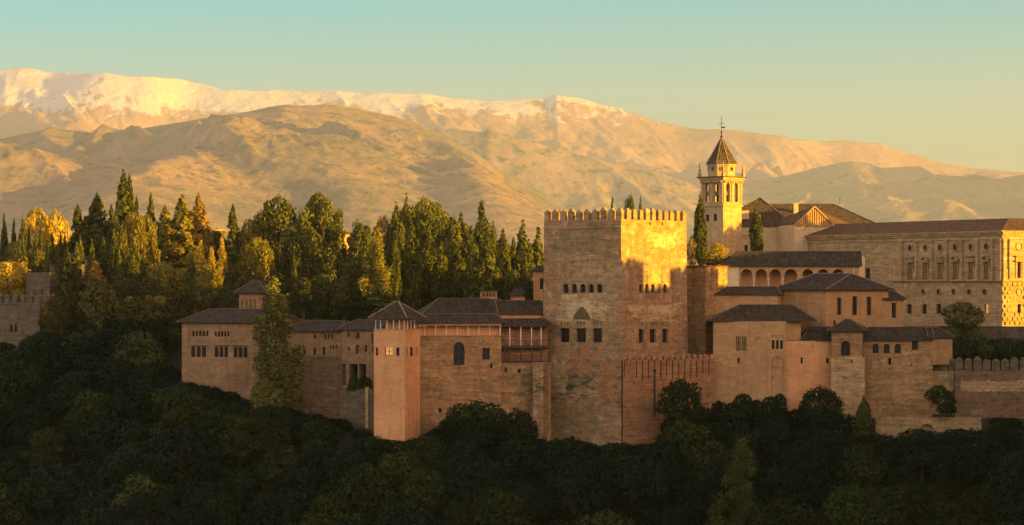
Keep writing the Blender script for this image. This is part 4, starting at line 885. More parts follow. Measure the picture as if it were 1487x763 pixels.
# --- church
def church():
    pts = boxpts(1030, 1150, 572, 570, 22); z1 = Zp(329, 571)
    root, _ = building('church', 'pale church body with broad tiled hip roofs beside the bell tower', 'church', pts, -14, z1, M['stone_church'],
        {0: [(1058, 1063, 357, 374, 'r'), (1068.5, 1076, 352, 374, 'a'), (1081, 1086, 356, 374, 'r'), (1031, 1035, 339, 348, 'a'), (1094, 1099, 357, 374, 'r')]})
    for (a, b_) in ((1052, 1066), (1078, 1090)):
        q = MB(); x0, x1 = XY(a, 571)[0], XY(b_, 571)[0]; q.box(((x0 + x1) / 2, 571.2, Zp(343, 571)), (x1 - x0, .3, .45)); q.build('relief_panel', M['stone_pale'], root); q = MB(); q.box(((x0 + x1) / 2, 571.2, Zp(347, 571)), ((x1 - x0) * .8, .24, .4)); q.build('relief_panel', M['stone_pale'], root)
    for i, px in enumerate((1055, 1065.5, 1079, 1089)): prism_wall(root, XY(px, 571.4), XY(px + 1.6, 571.4), Zp(378, 571), Zp(331, 571), .5, M['stone_church'], 'pilaster')
    hip_roof(root, pts, z1 + .2, Zp(287, 582), .5, .52, .7, ridge=(XY(1102, 582), XY(1103.5, 582)), caps=M['lichen_ridge'], mat='roof_warm')
    dm = MB(); x, y = XY(1083, 571)[0], 573.5; dm.box((x, y, Zp(312, 572)), (1.6, 2.4, 1.9)); dm.build('dormer', M['stone_church'], root)
    q = MB(); q.box((x, y - .1, Zp(304.5, 572)), (2.4, 3.0, .18)); q.build('dormer_roof', M['roof_red'], root)
    # long nave
    pn = boxpts(1105, 1268, 588, 590, 20); zn = Zp(326, 589)
    r2, _ = building('church', 'long nave with dark tiled ridge roof and a small iron cross behind the brick gable', 'church', pn, -14, zn, M['stone_church'])
    hip_roof(r2, pn, zn + .2, Zp(296.5, 599), .05, .71, .6, mat='roof_warm')
    x, y = XY(1219.5, 599)[0], 599; z = Zp(297, 599); q = MB(); q.tube([(x, y, z), (x, y, z + 1.6)], [.06, .05], 6); q.box((x, y, z + 1.15), (.7, .07, .07)); q.build('cross', M['iron'], r2)
    x, y = XY(1153, 598)[0], 590; q = MB(); q.box((x, y + 4, Zp(304, 594)), (1.0, 1.0, 2.2)); q.box((x, y + 4, Zp(304, 594) + 1.2), (1.25, 1.25, .2)); q.build('chimney', M['stone_church'], r2)
    # wing with brick gable
    A, B = XY(1154, 560), XY(1210, 564); C, D = XY(1240, 585), XY(1110, 578); zw = Zp(327, 562)
    r3, _ = building('church', 'wing with slatted brick gable triangle facing forward under two sloping roofs', 'church', [A, B, C, D], -14, zw, M['stone_church'])
    ap = ((A[0] + B[0]) / 2, (A[1] + B[1]) / 2); za = Zp(300.5, 562); L, d, n = frame_of(A, B); rot = math.atan2(d[1], d[0])
    q = MB(); q.poly([(*A, zw), (*B, zw), (*ap, za)]); q.build('gable', M['tapial_red'], r3)
    q = MB(); k = 17
    for i in range(1, k): 
        t_ = i / k; h = (za - zw) * (1 - abs(2 * t_ - 1)) - .35
        if h > .2: q.box((A[0] + d[0] * L * t_ + n[0] * .1, A[1] + d[1] * L * t_ + n[1] * .1, zw + h / 2 + .1), (.2, .2, h), rot)
    q.build('gable_slats', M['plaster_ochre'], r3)
    q = MB(); o = lambda p, z, k_=.25: (p[0] + n[0] * k_, p[1] + n[1] * k_, z)
    q.beam(o(A, zw), o(ap, za + .08), .4, .3); q.beam(o(B, zw), o(ap, za + .08), .4, .3); q.box((ap[0] + n[0] * .15, ap[1] + n[1] * .15, zw - .1), (L + .4, .6, .3), rot); q.build('gable_trim', M['stone_pale'], r3)
    rb = (ap[0] + .8, ap[1] + 12)
    mb = MB()
    def sl(pl):
        pl = [Vector(p) for p in pl]; e = (pl[1] - pl[0]).normalized(); nn = (pl[1] - pl[0]).cross(pl[2] - pl[0]).normalized(); s = nn.cross(e)
        mb.poly(pl, 0, [((p - pl[0]).dot(e), (p - pl[0]).dot(s)) for p in pl])
    D2 = (D[0] - .6, D[1]); C2 = (C[0] + .8, C[1]); f = lambda p, z: (p[0] + n[0] * .5, p[1] + n[1] * .5, z)
    sl([(*D2, zw + .1), f(A, zw + .1), f(ap, za + .25), (*rb, za + .25)]); sl([f(B, zw + .1), (*C2, zw + .1), (*rb, za + .25), f(ap, za + .25)]); sl([(*C2, zw + .1), (*D2, zw + .1), (*rb, za + .25)])
    mb.build('roof', [M['roof_red']], r3)
church()
def bell_tower():
    cpx, Yc = 1050, 560; X0 = XY(cpx, Yc); s = 6.05; a = RAD(45)
    Lp = (X0[0] - s * math.cos(a), Yc + s * math.sin(a)); Rp = (X0[0] + s * math.cos(a), Yc + s * math.sin(a)); Bp = (X0[0], Yc + 2 * s * math.sin(a)); pts = [Lp, X0, Rp, Bp]
    zb, zs, zc = -12, Zp(299.5, 561), Zp(262, 561)
    wl = [(1025, 1031, 266, 292, 'o'), (1036, 1042.5, 266, 292, 'o')]; wr = [(1054.5, 1060.5, 266, 292, 'o'), (1069, 1075, 266, 292, 'o')]
    root, _ = building('bell_tower', 'church bell tower with arched belfry, corner pinnacles and eight sided spire with cross', 'tower', pts, zb, zs, M['church_tower'],
        {0: [(1025, 1030, 312, 322, 'r'), (1036, 1041, 311, 321, 'r')]}, rev=.3, sill=False)
    ip = pts; q = MB()
    for i in range(4):
        P, Q = pts[i], pts[(i + 1) % 4]; L = s
        ops = [(L * f0, L * f1, zs + .9, zs + 4.9, True, False, .7) for f0, f1 in ((.17, .37), (.6, .8))]
        wall_face(q, P, Q, zs + .25, zc, ops, .7)
    q.build('belfry', M['church_tower'], root)
    iq = inset_pts(pts, .5); q = MB()
    for i in range(4): wall_face(q, iq[i], iq[(i + 1) % 4], zs + .41, zc - .05, [])
    q.build('belfry_shade_core', M['wood'], root); slab(root, inset_pts(pts, .97), zs + .4, .2, M['church_tower'], 'belfry_floor')  # dark box added to stand for the shade inside the belfry openings
    def band(z, h, k, name, mat): 
        pp = inset_pts(pts, k); slab(root, pp, z + h / 2, h, mat, name)
    band(zs + .1, .34, 1.08, 'string_course', M['church_tower']); band(zc + .1, .3, 1.06, 'cornice', M['church_tower']); band(zc + .42, .34, 1.16, 'cornice', M['church_tower']); band(zc + .72, .22, 1.24, 'cornice', M['roof_red'])
    q = MB()
    for i in range(4):
        P, Q = pts[i], pts[(i + 1) % 4]; L, d, n = frame_of(P, Q); rot = math.atan2(d[1], d[0])
        for j in range(11): u = .3 + j * .55; q.box((P[0] + d[0] * u + n[0] * .3, P[1] + d[1] * u + n[1] * .3, zc - .3), (.26, .5, .4), rot)
    q.build('cornice_brackets', M['church_tower'], root)
    for i in range(4):
        P, Q = pts[i], pts[(i + 1) % 4]; L, d, n = frame_of(P, Q); rot = math.atan2(d[1], d[0]); q = MB()
        for f in (.05, .48, .95): q.box((P[0] + d[0] * L * f + n[0] * .07, P[1] + d[1] * L * f + n[1] * .07, (zs + zc) / 2 + .1), (.5, .16, zc - zs - .9), rot)
        q.build('pilaster', M['church_tower'], root)
        for f in (.27, .7):
            x = P[0] + d[0] * L * f - n[0] * .6; y = P[1] + d[1] * L * f - n[1] * .6; q = MB()
            q.lathe((x, y, zs + 2.3), [(.48, 0), (.42, .12), (.32, .5), (.26, .8), (.12, .95), (.05, 1.2), (.04, 2.0)], 10); q.build('bell', M['bronze'], root)
    c = (X0[0], Yc + s * math.sin(a)); zl0 = zc + .83; zl1 = Zp(238, 561)
    def ring8(r, z, off=22.5): return [(c[0] + r * math.cos(RAD(45 * i + off)), c[1] + r * math.sin(RAD(45 * i + off)), z) for i in range(8)]
    q = MB(); a0, a1 = ring8(3.0, zl0), ring8(3.0, zl1)
    for i in range(8): q.poly([a0[i], a0[(i + 1) % 8], a1[(i + 1) % 8], a1[i]])
    b0, b1 = ring8(3.25, zl1 - .35), ring8(3.25, zl1)
    for i in range(8): q.poly([b0[i], b0[(i + 1) % 8], b1[(i + 1) % 8], b1[i]])
    q.poly(b0[::-1]); q.poly(b1); q.build('lantern', M['church_tower'], root)
    for i in range(8):
        A_, B_ = a0[i][:2], a0[(i + 1) % 8][:2]; L, d, n = frame_of(A_, B_)
        if n[1] < .3: ring(root, A_, d, n, L / 2, (zl0 + zl1) / 2 + .3, .36)
    zt = Zp(199, 561); q = MB(); s0, s1 = ring8(3.45, zl1 + .02), ring8(.12, zt)
    for i in range(8): q.poly([s0[i], s0[(i + 1) % 8], s1[(i + 1) % 8], s1[i]], 0, [(0, 0), (2.6, 0), (1.4, 5.5), (1.2, 5.5)])
    q.poly(s0[::-1]); sp = q.build('spire', M['roof_warm'], root)
    q = MB()
    for i in range(8): q.beam(Vector(s0[i]) + Vector((0, 0, .05)), Vector(s1[i]) + Vector((0, 0, .05)), .13, .1)
    q.build('spire_ribs', M['lichen_ridge'], sp)
    q = MB(); q.lathe((c[0], c[1], zt - .1), [(.15, 0), (.3, .3), (.14, .5), (.1, 1.0), (.22, 1.25), (.06, 1.5), (.05, 4.6), (0, 4.65)], 8); q.box((c[0], c[1], zt + 3.0), (1.1, .07, .09)); q.box((c[0] + .35, c[1], zt + 2.2), (.9, .05, .3)); q.build('cross', M['iron'], root)
    for p in inset_pts(pts, 1.08):
        q = MB(); q.box((p[0], p[1], zc + 1.15), (.55, .55, .7), RAD(45)); q.lathe((p[0], p[1], zc + 1.5), [(.4, 0), (.4, .1), (.16, .3), (.3, .65), (.26, .9), (.1, 1.3), (.16, 1.45), (.02, 2.6)], 8); q.build('pinnacle', M['church_tower'], root)
bell_tower()

# --- houses among the trees
def far_houses():
    pts = boxpts(490, 511, 604, 606, 8); z1 = Zp(340, 605); r, _ = building('villa', 'small sunlit yellow villa with red roof peeping between garden trees', 'house', pts, -8, z1, M['plaster_ochre'], {0: [(494, 496.5, 345, 353, 'r'), (503, 505.5, 345, 353, 'r')]})
    hip_roof(r, pts, z1 + .1, Zp(334, 607), .3, .7, .4, mat='roof_red', caps=False)
    pts = boxpts(306, 328, 600, 602, 8); z1 = Zp(334, 600); r, _ = building('villa', 'pale flat roofed villa behind the dark spruce', 'house', pts, -8, z1, M['stone_grey'], {0: [(310, 313, 340, 348, 'r')]})
    slab(r, inset_pts(pts, 1.1), z1 + .1, .3, M['stone_pale'], 'roof')
    pts = boxpts(735, 752, 560, 562, 8); z1 = Zp(366, 560); r, _ = building('villa', 'dark roofed house between cypresses left of the great tower', 'house', pts, -8, z1, M['plaster_pink'])
    hip_roof(r, pts, z1 + .1, Zp(348, 564), .45, .55, .5, caps=False)
    pts = boxpts(742, 764, 470, 470, 5); z1 = Zp(430, 470); r, _ = building('garden_house', 'little garden house in deep shade behind the tiled roofs', 'house', pts, -10, z1, M['plaster_pink'])
    hip_roof(r, pts, z1 + .1, Zp(418, 472), .3, .7, .4, caps=False)
    pts = boxpts(775, 796, 451.5, 451.5, 3); z1 = Zp(394, 452); r, _ = building('garden_house', 'pale house with arched opening against the left edge of the great tower', 'house', pts, -10, z1, M['plaster_pink'], {0: [(784, 789, 404, 420, 'a')]})
    hip_roof(r, pts, z1 + .1, Zp(386, 453), .3, .7, .5, caps=False)
    pts = boxpts(450, 512, 492, 490, 1.2); building('garden_wall', 'low garden wall in the shaded terraces behind the left palace', 'wall', pts, -12, Zp(441, 491), M['stone_grey'])
    pts = boxpts(1290, 1490, 478, 474, 1.2); building('garden_wall', 'grey terrace wall below the renaissance palace', 'wall', pts, -12, Zp(474, 476), M['stone_grey'])
far_houses()

# --- hill fortress west of the palaces (beyond the right edge): its towers throw the evening shadow across the slope
def fortress():
    x0 = 118
    def tower(y0, y1, zt, label, w=9):
        pts = [(x0, y0), (x0 + w, y0), (x0 + w, y1), (x0, y1)]; r, _ = building('fortress_tower', label, 'tower', pts, -40, zt - 1.4, M['tapial'])
        for i in range(4): A, B = pts[i], pts[(i + 1) % 4]; k = max(3, int(math.hypot(B[0] - A[0], B[1] - A[1]) / 1.9)); merlons(r, A, B, zt - 1.42, k, 1.0, .7, .9, M['tapial'], .5, True, False)
    tower(368, 389.9, 13.6, 'broad crenellated keep of the hill fortress beyond the right edge'); tower(401.0, 410.5, 11.4, 'smaller crenellated tower of the hill fortress beyond the right edge')
    def wall_(y0, y1, zt, label): building('fortress_wall', label, 'wall', [(x0 + 2, y0), (x0 + 5, y0), (x0 + 5, y1), (x0 + 2, y1)], -40, zt, M['tapial'])
    wall_(389.9, 401.0, 8.2, 'short curtain wall between the two fortress towers'); wall_(410.5, 422, 7.5, 'low fortress wall north of the smaller tower'); wall_(422, 484, 12.2, 'long high fortress wall north of the low one'); wall_(270, 368, 10.5, 'long fortress wall south of the broad keep')
fortress()
# ------------------------------------------------------------------ vegetation
def leaf_mesh(name, C, Nn, sz, tint, mat, asp=1.0, up=0.0, seed=0):
    """one small quad per leaf clump, spread through the crown's volume"""
    rng = np.random.default_rng(seed); n = len(C)
    Nn = Nn / (np.linalg.norm(Nn, axis=1, keepdims=True) + 1e-9)
    r = rng.normal(size=(n, 3)); r[:, 2] += up; T = r - (r * Nn).sum(1, keepdims=True) * Nn; T /= np.linalg.norm(T, axis=1, keepdims=True) + 1e-9
    B = np.cross(Nn, T); s = np.asarray(sz).reshape(-1, 1) * 0.5; Tl = T * s * asp; Bl = B * s
    bend = Nn * s * 0.25
    V = np.stack([C - Tl * 1.0, C + Bl * .8 + bend, C + Tl, C - Bl * .8 + bend], 1).reshape(-1, 3)
    q = np.arange(4 * n).reshape(n, 4)
    me = bpy.data.meshes.new(name); fill_mesh(me, V, q); me.materials.append(mat)
    at = me.attributes.new('tint', 'FLOAT', 'FACE'); at.data.foreach_set('value', np.clip(tint, 0, 1).astype(np.float32)); return me
def lobes_crown(rng, lobes, n, size, dens=1.0):
    """lobes: (x,y,z,rx,ry,rz). leaves sit in the outer shell of every lobe, broken by noise"""
    vol = np.array([l[3] * l[4] + l[3] * l[5] + l[4] * l[5] for l in lobes]); k = np.maximum((n * vol / vol.sum()).astype(int), 8)
    C, Nn, T = [], [], []
    for l, m in zip(lobes, k):
        d = rng.normal(size=(m, 3)); d /= np.linalg.norm(d, axis=1, keepdims=True)
        ph = rng.uniform(0, 6.28, 6)
        b = 1 + .16 * np.sin(d[:, 0] * 5 + ph[0]) * np.sin(d[:, 1] * 6 + ph[1]) + .14 * np.sin(d[:, 2] * 7 + ph[2]) * np.sin(d[:, 0] * 9 + ph[3])
        rr = (rng.uniform(.62, 1.04, m) ** .7 * b).reshape(-1, 1); c = np.array(l[:3]) + d * rr * np.array(l[3:6])
        keep = np.ones(m, bool)
        for l2 in lobes:
            if l2 is l: continue
            q = (c - np.array(l2[:3])) / np.array(l2[3:6]); keep &= (q * q).sum(1) > .55
        c = c[keep]; C.append(c); nn = d[keep] + rng.normal(size=(keep.sum(), 3)) * (.55 if dens == 1.0 else dens); Nn.append(nn)
        T.append(np.clip(.5 + rng.normal(0, .22, keep.sum()) + rng.normal(0, .16), 0, 1))
    C = np.concatenate(C); Nn = np.concatenate(Nn); T = np.concatenate(T); sz = size * rng.uniform(.65, 1.35, len(C)); return C, Nn, sz, T
def trunk_mesh(mb, h, r, limbs, rng, lean=.04):
    pts = [(rng.uniform(-1, 1) * lean * h * t_, rng.uniform(-1, 1) * lean * h * t_, h * t_) for t_ in (0, .3, .65, 1)]
    mb.tube([(0, 0, -.6)] + pts, [r * 1.25, r * 1.15, r * .85, r * .65, r * .3], 7)
    for (z0, tgt) in limbs:
        m_ = [(tgt[i] * .5 if i < 2 else (z0 + tgt[2]) / 2 - .1 * (tgt[2] - z0)) for i in range(3)]
        mb.tube([(0, 0, z0), m_, tgt], [r * .5, r * .34, r * .1], 5)
PROTO = {}
def proto(kind, v):
    if (kind, v) in PROTO: return PROTO[kind, v]
    rng = np.random.default_rng(hash_seed(kind) * 31 + v * 7 + 1); tb = MB(); asp, up = 1.3, 0.0
    base = kind.split(':')[0]; mat = kind.split(':')[1] if ':' in kind else None
    if base == 'broad':
        h, w = 10.0, 8.0; L = [(0, 0, 5.6, 3.2, 3.2, 3.0)]; nl = 22 + v % 4
        for i in range(nl):                                     # knobbly dome
            a = rng.uniform(0, 6.28); e = rng.uniform(-.35, 1.45); rr = rng.uniform(.95, 1.5)
            L.append((math.cos(a) * math.cos(e) * 3.0, math.sin(a) * math.cos(e) * 3.0, 5.4 + 3.1 * math.sin(e), rr, rr, rr * rng.uniform(.75, 1.0)))
        for i in range(4): a = rng.uniform(0, 6.28); L.append((math.cos(a) * 2.0, math.sin(a) * 2.0, 2.6, 1.7, 1.7, 1.5))
        C, Nn, sz, T = lobes_crown(rng, L, 6400, .36, .3); trunk_mesh(tb, 6.5, .26, [(3 + .3 * i, L[i][:3]) for i in range(1, 6)], rng)
    elif base == 'poplar':
        h, w = 18.0, 5.6; L = []
        for i in range(52):
            t_ = (i + rng.uniform(0, 1)) / 52; a = rng.uniform(0, 6.28); env = 2.8 * min(1, (t_ / .12) ** .6) * (1 - max(0, t_ - .28) / .74) ** .75; rr = rng.uniform(.42, .8) * (1.15 - .5 * t_)
            q = max(env - rr * .8, .08) * (rng.uniform(.5, 1) if i % 4 else .12); L.append((math.cos(a) * q, math.sin(a) * q, 1.3 + t_ * 15.0, rr, rr, rr * rng.uniform(1.9, 2.9)))
        C, Nn, sz, T = lobes_crown(rng, L, 9500, .30); up = 1.2; C[:, :2] += rng.normal(0, .12, (len(C), 2)); trunk_mesh(tb, 14, .28, [(3 + i, (math.cos(i * 2.1) * 1.3, math.sin(i * 2.1) * 1.3, 6 + 1.2 * i)) for i in range(6)], rng, .01)
    elif base == 'bigpoplar':                                   # broad feathery poplar, full grown
        h, w = 24.0, 9.5; L = []
        for i in range(120):
            t_ = rng.uniform(0, 1) ** 1.1; a = rng.uniform(0, 6.28); env = 4.6 * min(1, (t_ / .1) ** .5) * (1 - max(0, t_ - .3) / .72) ** .72; rr = rng.uniform(.5, .95) * (1.1 - .5 * t_)
            q = max(env - rr * .8, .05) * (rng.uniform(.4, 1) if i % 3 else .15); L.append((math.cos(a) * q, math.sin(a) * q, 2.0 + t_ * 20.4, rr, rr, rr * rng.uniform(1.6, 2.6)))
        C, Nn, sz, T = lobes_crown(rng, L, 21000, .27); up = 1.0; C[:, :2] += rng.normal(0, .16, (len(C), 2)); trunk_mesh(tb, 18, .24, [(4 + 2 * i, (math.cos(i * 2.1) * 1.8, math.sin(i * 2.1) * 1.8, 9 + 2 * i)) for i in range(6)], rng, .01)
    elif base == 'cypress':                                     # a bundle of upright plumes of unequal height
        h, w = 14.0, 3.0; L = []
        full = 2.8 + .9 * (v % 3)
        for i in range(13):
            t_ = (i + .5) / 13; env = min(1, (t_ / .1) ** .6) * (1 - t_ ** full) ** .9; L.append((rng.normal(0, .07), rng.normal(0, .07), .6 + t_ * 12.6, max(.22, 1.08 * env), max(.22, 1.08 * env), 1.25))
        for i in range(22):
            t_ = rng.uniform(.08, .8); a = rng.uniform(0, 6.28); env = 1.35 * (1 - t_ ** full) ** .9; rr = rng.uniform(.3, .48); q = max(env - rr * .75, .05); L.append((math.cos(a) * q, math.sin(a) * q, .8 + t_ * 12, rr, rr, rng.uniform(1.1, 2.0)))
        C, Nn, sz, T = lobes_crown(rng, L, 5200, .34); asp, up = 1.9, 2.0; T = T * .8 + .1; tb.tube([(0, 0, -.6), (0, 0, h * .8)], [.2, .06], 6)
    elif base == 'conifer':                                     # dense ragged whorls, no two alike
        h, w = 16.0, 7.6; Cs, Ns, Ts, Sz = [], [], [], []; nbr = 210
        for i in range(nbr):
            f = rng.uniform(0, 1) ** 1.15; z = 1.6 + f * 13.6; R = (w / 2) * (1 - f) ** .72 * rng.uniform(.55, 1.12) + .3; a = rng.uniform(0, 6.28); m = int(20 * (R / 2 + .4)); s = rng.uniform(.1, 1, m) ** .65
            x = s * R; y = rng.normal(0, .30, m) * (1.15 - .5 * s) * (R * .3 + .35); zz = z - .12 * x + .05 * x * x + rng.normal(0, .20, m)
            Cs.append(np.stack([x * math.cos(a) - y * math.sin(a), x * math.sin(a) + y * math.cos(a), zz], 1)); Ns.append(np.stack([.7 * math.cos(a) + rng.normal(0, .45, m), .7 * math.sin(a) + rng.normal(0, .45, m), .7 + rng.normal(0, .35, m)], 1))
            Ts.append(np.clip(.3 + .3 * s + rng.normal(0, .1) + rng.normal(0, .13, m), 0, 1)); Sz.append(.46 * rng.uniform(.7, 1.3, m))
        m = 80; zz = rng.uniform(13.6, 16, m); Cs.append(np.stack([rng.normal(0, .2, m) * (16.4 - zz) * .5, rng.normal(0, .2, m) * (16.4 - zz) * .5, zz], 1)); Ns.append(rng.normal(size=(m, 3))); Ts.append(np.full(m, .5)); Sz.append(np.full(m, .34))
        C, Nn, T, sz = map(np.concatenate, (Cs, Ns, Ts, Sz)); asp = 1.5; tb.tube([(0, 0, -.6), (0, 0, 15.2)], [.3, .05], 6)
    elif base == 'umbrella':                                    # stone pine
        h, w = 14.0, 9.0; L = []
        for i in range(24):
            a = rng.uniform(0, 6.28); q = math.sqrt(rng.uniform(0, 1)) * 3.5; rr = rng.uniform(1.0, 1.6); L.append((math.cos(a) * q, math.sin(a) * q, 12.4 - q * q * .17 - rng.uniform(0, 1.6), rr, rr, rr * .78))
        for i in range(5): a = rng.uniform(0, 6.28); L.append((math.cos(a) * 2.7, math.sin(a) * 2.7, rng.uniform(6.5, 8.5), 1.2, 1.2, .8))
        C, Nn, sz, T = lobes_crown(rng, L, 6500, .36); trunk_mesh(tb, 10.5, .34, [(5 + .35 * i, L[i][:3]) for i in range(14)], rng, .03)
    elif base == 'bush':
        h, w = 3.0, 4.0; L = [(0, 0, 1.5, 1.6, 1.6, 1.4)] + [(rng.uniform(-1, 1), rng.uniform(-1, 1), rng.uniform(.8, 2.1), .95, .95, .85) for i in range(6)]
        C, Nn, sz, T = lobes_crown(rng, L, 1300, .34); trunk_mesh(tb, 1.6, .1, [], rng)
    elif base == 'cone':
        h, w = 5.0, 3.4; n = 1500; t_ = rng.uniform(0, 1, n) ** 1.3; a = rng.uniform(0, 6.28, n); r = w / 2 * (1 - t_) ** .8 * rng.uniform(.8, 1.05, n); C = np.stack([r * np.cos(a), r * np.sin(a), .1 + t_ * 4.8], 1)
        Nn = np.stack([np.cos(a), np.sin(a), .5 + 0 * a], 1) + rng.normal(size=(n, 3)) * .4; sz = .32 * rng.uniform(.7, 1.3, n); T = np.clip(.5 + rng.normal(0, .2, n), 0, 1); tb.tube([(0, 0, -.3), (0, 0, 3.5)], [.14, .04], 6)
    elif base == 'palm':
        h, w = 5.5, 5.4; Cs, Ns, Ts, Sz = [], [], [], []
        for k in range(44):
            a = rng.uniform(0, 6.28); el = rng.uniform(-.5, 1.35); m = 26; s = np.linspace(.08, 1, m); x = 2.7 * s * math.cos(el * .8); z = 3.5 + 2.3 * s * math.sin(el) - 1.3 * s * s * (1 - .3 * el); sd = rng.choice([-1, 1], m) * rng.uniform(.03, .26, m)
            Cs.append(np.stack([x * math.cos(a) - sd * math.sin(a), x * math.sin(a) + sd * math.cos(a), z - abs(sd) * .5], 1)); Ns.append(np.stack([rng.normal(0, .3, m), rng.normal(0, .3, m), np.ones(m)], 1)); Ts.append(np.clip(.5 + rng.normal(0, .2, m), 0, 1)); Sz.append(np.full(m, .24))
        C, Nn, T, sz = map(np.concatenate, (Cs, Ns, Ts, Sz)); asp = 2.0; tb.tube([(0, 0, -.5), (.05, 0, 1.8), (0, 0, 3.6)], [.32, .27, .3], 9)
    zmx = C[:, 2].max()
    me = leaf_mesh(base + '_crown', C, Nn, sz, T, LEAF[mat], asp, up, v)
    tm_o = tb.build('trunk', M['bark']); tm = tm_o.data; bpy.data.objects.remove(tm_o)
    ww = 2 * np.percentile(np.hypot(C[:, 0], C[:, 1]), 97)
    PROTO[kind, v] = (me, tm, zmx, ww); return PROTO[kind, v]
def hash_seed(s): return sum((i + 1) * ord(c) for i, c in enumerate(s)) % 9973
NAMES = {'broad': 'broadleaf_tree', 'poplar': 'poplar_tree', 'bigpoplar': 'poplar_tree', 'cypress': 'cypress_tree', 'conifer': 'conifer_tree', 'umbrella': 'stone_pine', 'bush': 'bush', 'cone': 'clipped_shrub', 'palm': 'palm_tree'}
CATS = {'bush': 'bush', 'cone': 'shrub'}
def plant(kind, v, x, y, zb, h, w, label, group=None, rz=0.0):
    me, tm, h0, w0 = proto(kind, v); b = kind.split(':')[0]
    r = empty(NAMES[b], (x, y, zb), label, CATS.get(b, 'tree'), group); r.rotation_euler = (0, 0, rz); r.scale = (w / w0, w / w0, h / h0)
    for nm, d in (('trunk', tm), ('crown', me)):
        o = bpy.data.objects.new(nm, d); COL.objects.link(o); o.parent = r
    return r
RT = random.Random(11)
def T(kind, px, top, wpx, Y, label, group=None, base=None, v=None):
    x, y = XY(px, Y); zb = float(ground_z(x, y)) if base is None else Zp(base, Y)
    h = Zp(top, Y) - zb; w = wpx / F * Y
    return plant(kind, RT.randrange(4) if v is None else v, x, y, zb, h, w, label, group, RT.uniform(0, 6.28))
CY = 'cypress:cypress'; CO = 'conifer:cypress'; UP = 'umbrella:pine'
g1 = ('slim dark cypress in the cluster above the far left rampart', 'cypresses above the far left rampart')
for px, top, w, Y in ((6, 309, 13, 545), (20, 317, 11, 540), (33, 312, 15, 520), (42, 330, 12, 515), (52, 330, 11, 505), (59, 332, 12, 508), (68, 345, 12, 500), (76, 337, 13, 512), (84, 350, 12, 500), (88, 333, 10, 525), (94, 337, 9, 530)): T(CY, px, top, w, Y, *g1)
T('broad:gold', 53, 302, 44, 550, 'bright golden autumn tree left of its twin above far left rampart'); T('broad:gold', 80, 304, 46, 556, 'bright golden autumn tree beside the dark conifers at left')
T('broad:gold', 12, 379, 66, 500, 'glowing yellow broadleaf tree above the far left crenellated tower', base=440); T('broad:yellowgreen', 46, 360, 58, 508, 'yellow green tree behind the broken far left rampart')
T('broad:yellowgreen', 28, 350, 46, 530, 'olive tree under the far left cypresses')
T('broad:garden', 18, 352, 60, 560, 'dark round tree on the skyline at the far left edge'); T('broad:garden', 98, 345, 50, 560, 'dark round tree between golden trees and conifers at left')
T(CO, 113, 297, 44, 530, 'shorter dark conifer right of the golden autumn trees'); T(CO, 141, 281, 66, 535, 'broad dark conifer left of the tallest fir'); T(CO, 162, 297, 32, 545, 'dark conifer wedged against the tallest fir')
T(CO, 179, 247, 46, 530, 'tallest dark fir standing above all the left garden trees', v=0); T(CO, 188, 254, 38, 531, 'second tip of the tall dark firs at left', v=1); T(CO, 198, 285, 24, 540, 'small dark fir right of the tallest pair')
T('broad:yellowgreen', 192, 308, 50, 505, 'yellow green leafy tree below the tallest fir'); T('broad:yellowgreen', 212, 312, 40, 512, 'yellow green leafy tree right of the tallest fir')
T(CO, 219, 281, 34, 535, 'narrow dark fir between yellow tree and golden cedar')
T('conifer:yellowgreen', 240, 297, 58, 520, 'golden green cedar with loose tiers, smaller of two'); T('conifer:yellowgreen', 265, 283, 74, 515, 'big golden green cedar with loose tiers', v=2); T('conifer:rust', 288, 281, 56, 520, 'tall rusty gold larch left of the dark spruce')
g2 = ('rounded cypress in the mid garden cluster left of the cedars', 'cypresses in the left mid garden')
for px, top, w, Y in ((112, 350, 20, 487), (117, 340, 17, 505), (134, 346, 24, 492), (150, 344, 21, 496), (157, 332, 22, 506), (166, 332, 26, 494), (173, 362, 20, 490)): T(CY, px, top, w, Y, *g2)
T('conifer:rust', 138, 378, 30, 484, 'small rusty orange conifer among the left cypresses', base=418)
T(CY, 97, 358, 30, 481, 'big black green cypress beside the broken rampart', base=478); T(CY, 108, 372, 30, 482, 'second black green cypress by the broken rampart', base=478)
T('broad:garden', 78, 432, 44, 474, 'dark tree hiding the foot of the broken rampart', base=500)
T(CY, 193, 346, 22, 492, 'dark cypress in front of the yellow green trees'); T(CY, 277, 360, 16, 478, 'very slim dark cypress before the golden poplars', base=455); T('cone:hedge', 332, 407, 32, 472, 'dark clipped cone beside the belvedere tower', base=455)
T('poplar:gold', 291, 350, 30, 492, 'sunlit golden poplar left of its neighbour'); T('poplar:gold', 307, 358, 26, 494, 'shorter golden poplar in the sunlit row'); T('poplar:gold', 322, 344, 26, 498, 'golden poplar right end of the sunlit row')
for px, top, w in ((300, 385, 50), (262, 390, 50), (235, 380, 50)): T('broad:yellowgreen', px, top, w, 486, 'low yellow green tree filling the slope under the cedars', 'low yellow green trees under the cedars')
g3 = ('dark rounded tree filling the shaded garden slope at left', 'dark garden trees on the left slope')
for px, top, w, Y in ((145, 405, 66, 480), (180, 398, 60, 484), (215, 400, 62, 480), (248, 410, 56, 476), (205, 372, 50, 500), (170, 380, 46, 500), (125, 395, 44, 490), (300, 415, 50, 474), (232, 345, 44, 525), (262, 350, 50, 528), (130, 340, 50, 548), (160, 345, 44, 550), (195, 340, 50, 552)): T('broad:garden', px, top, w, Y, *g3)
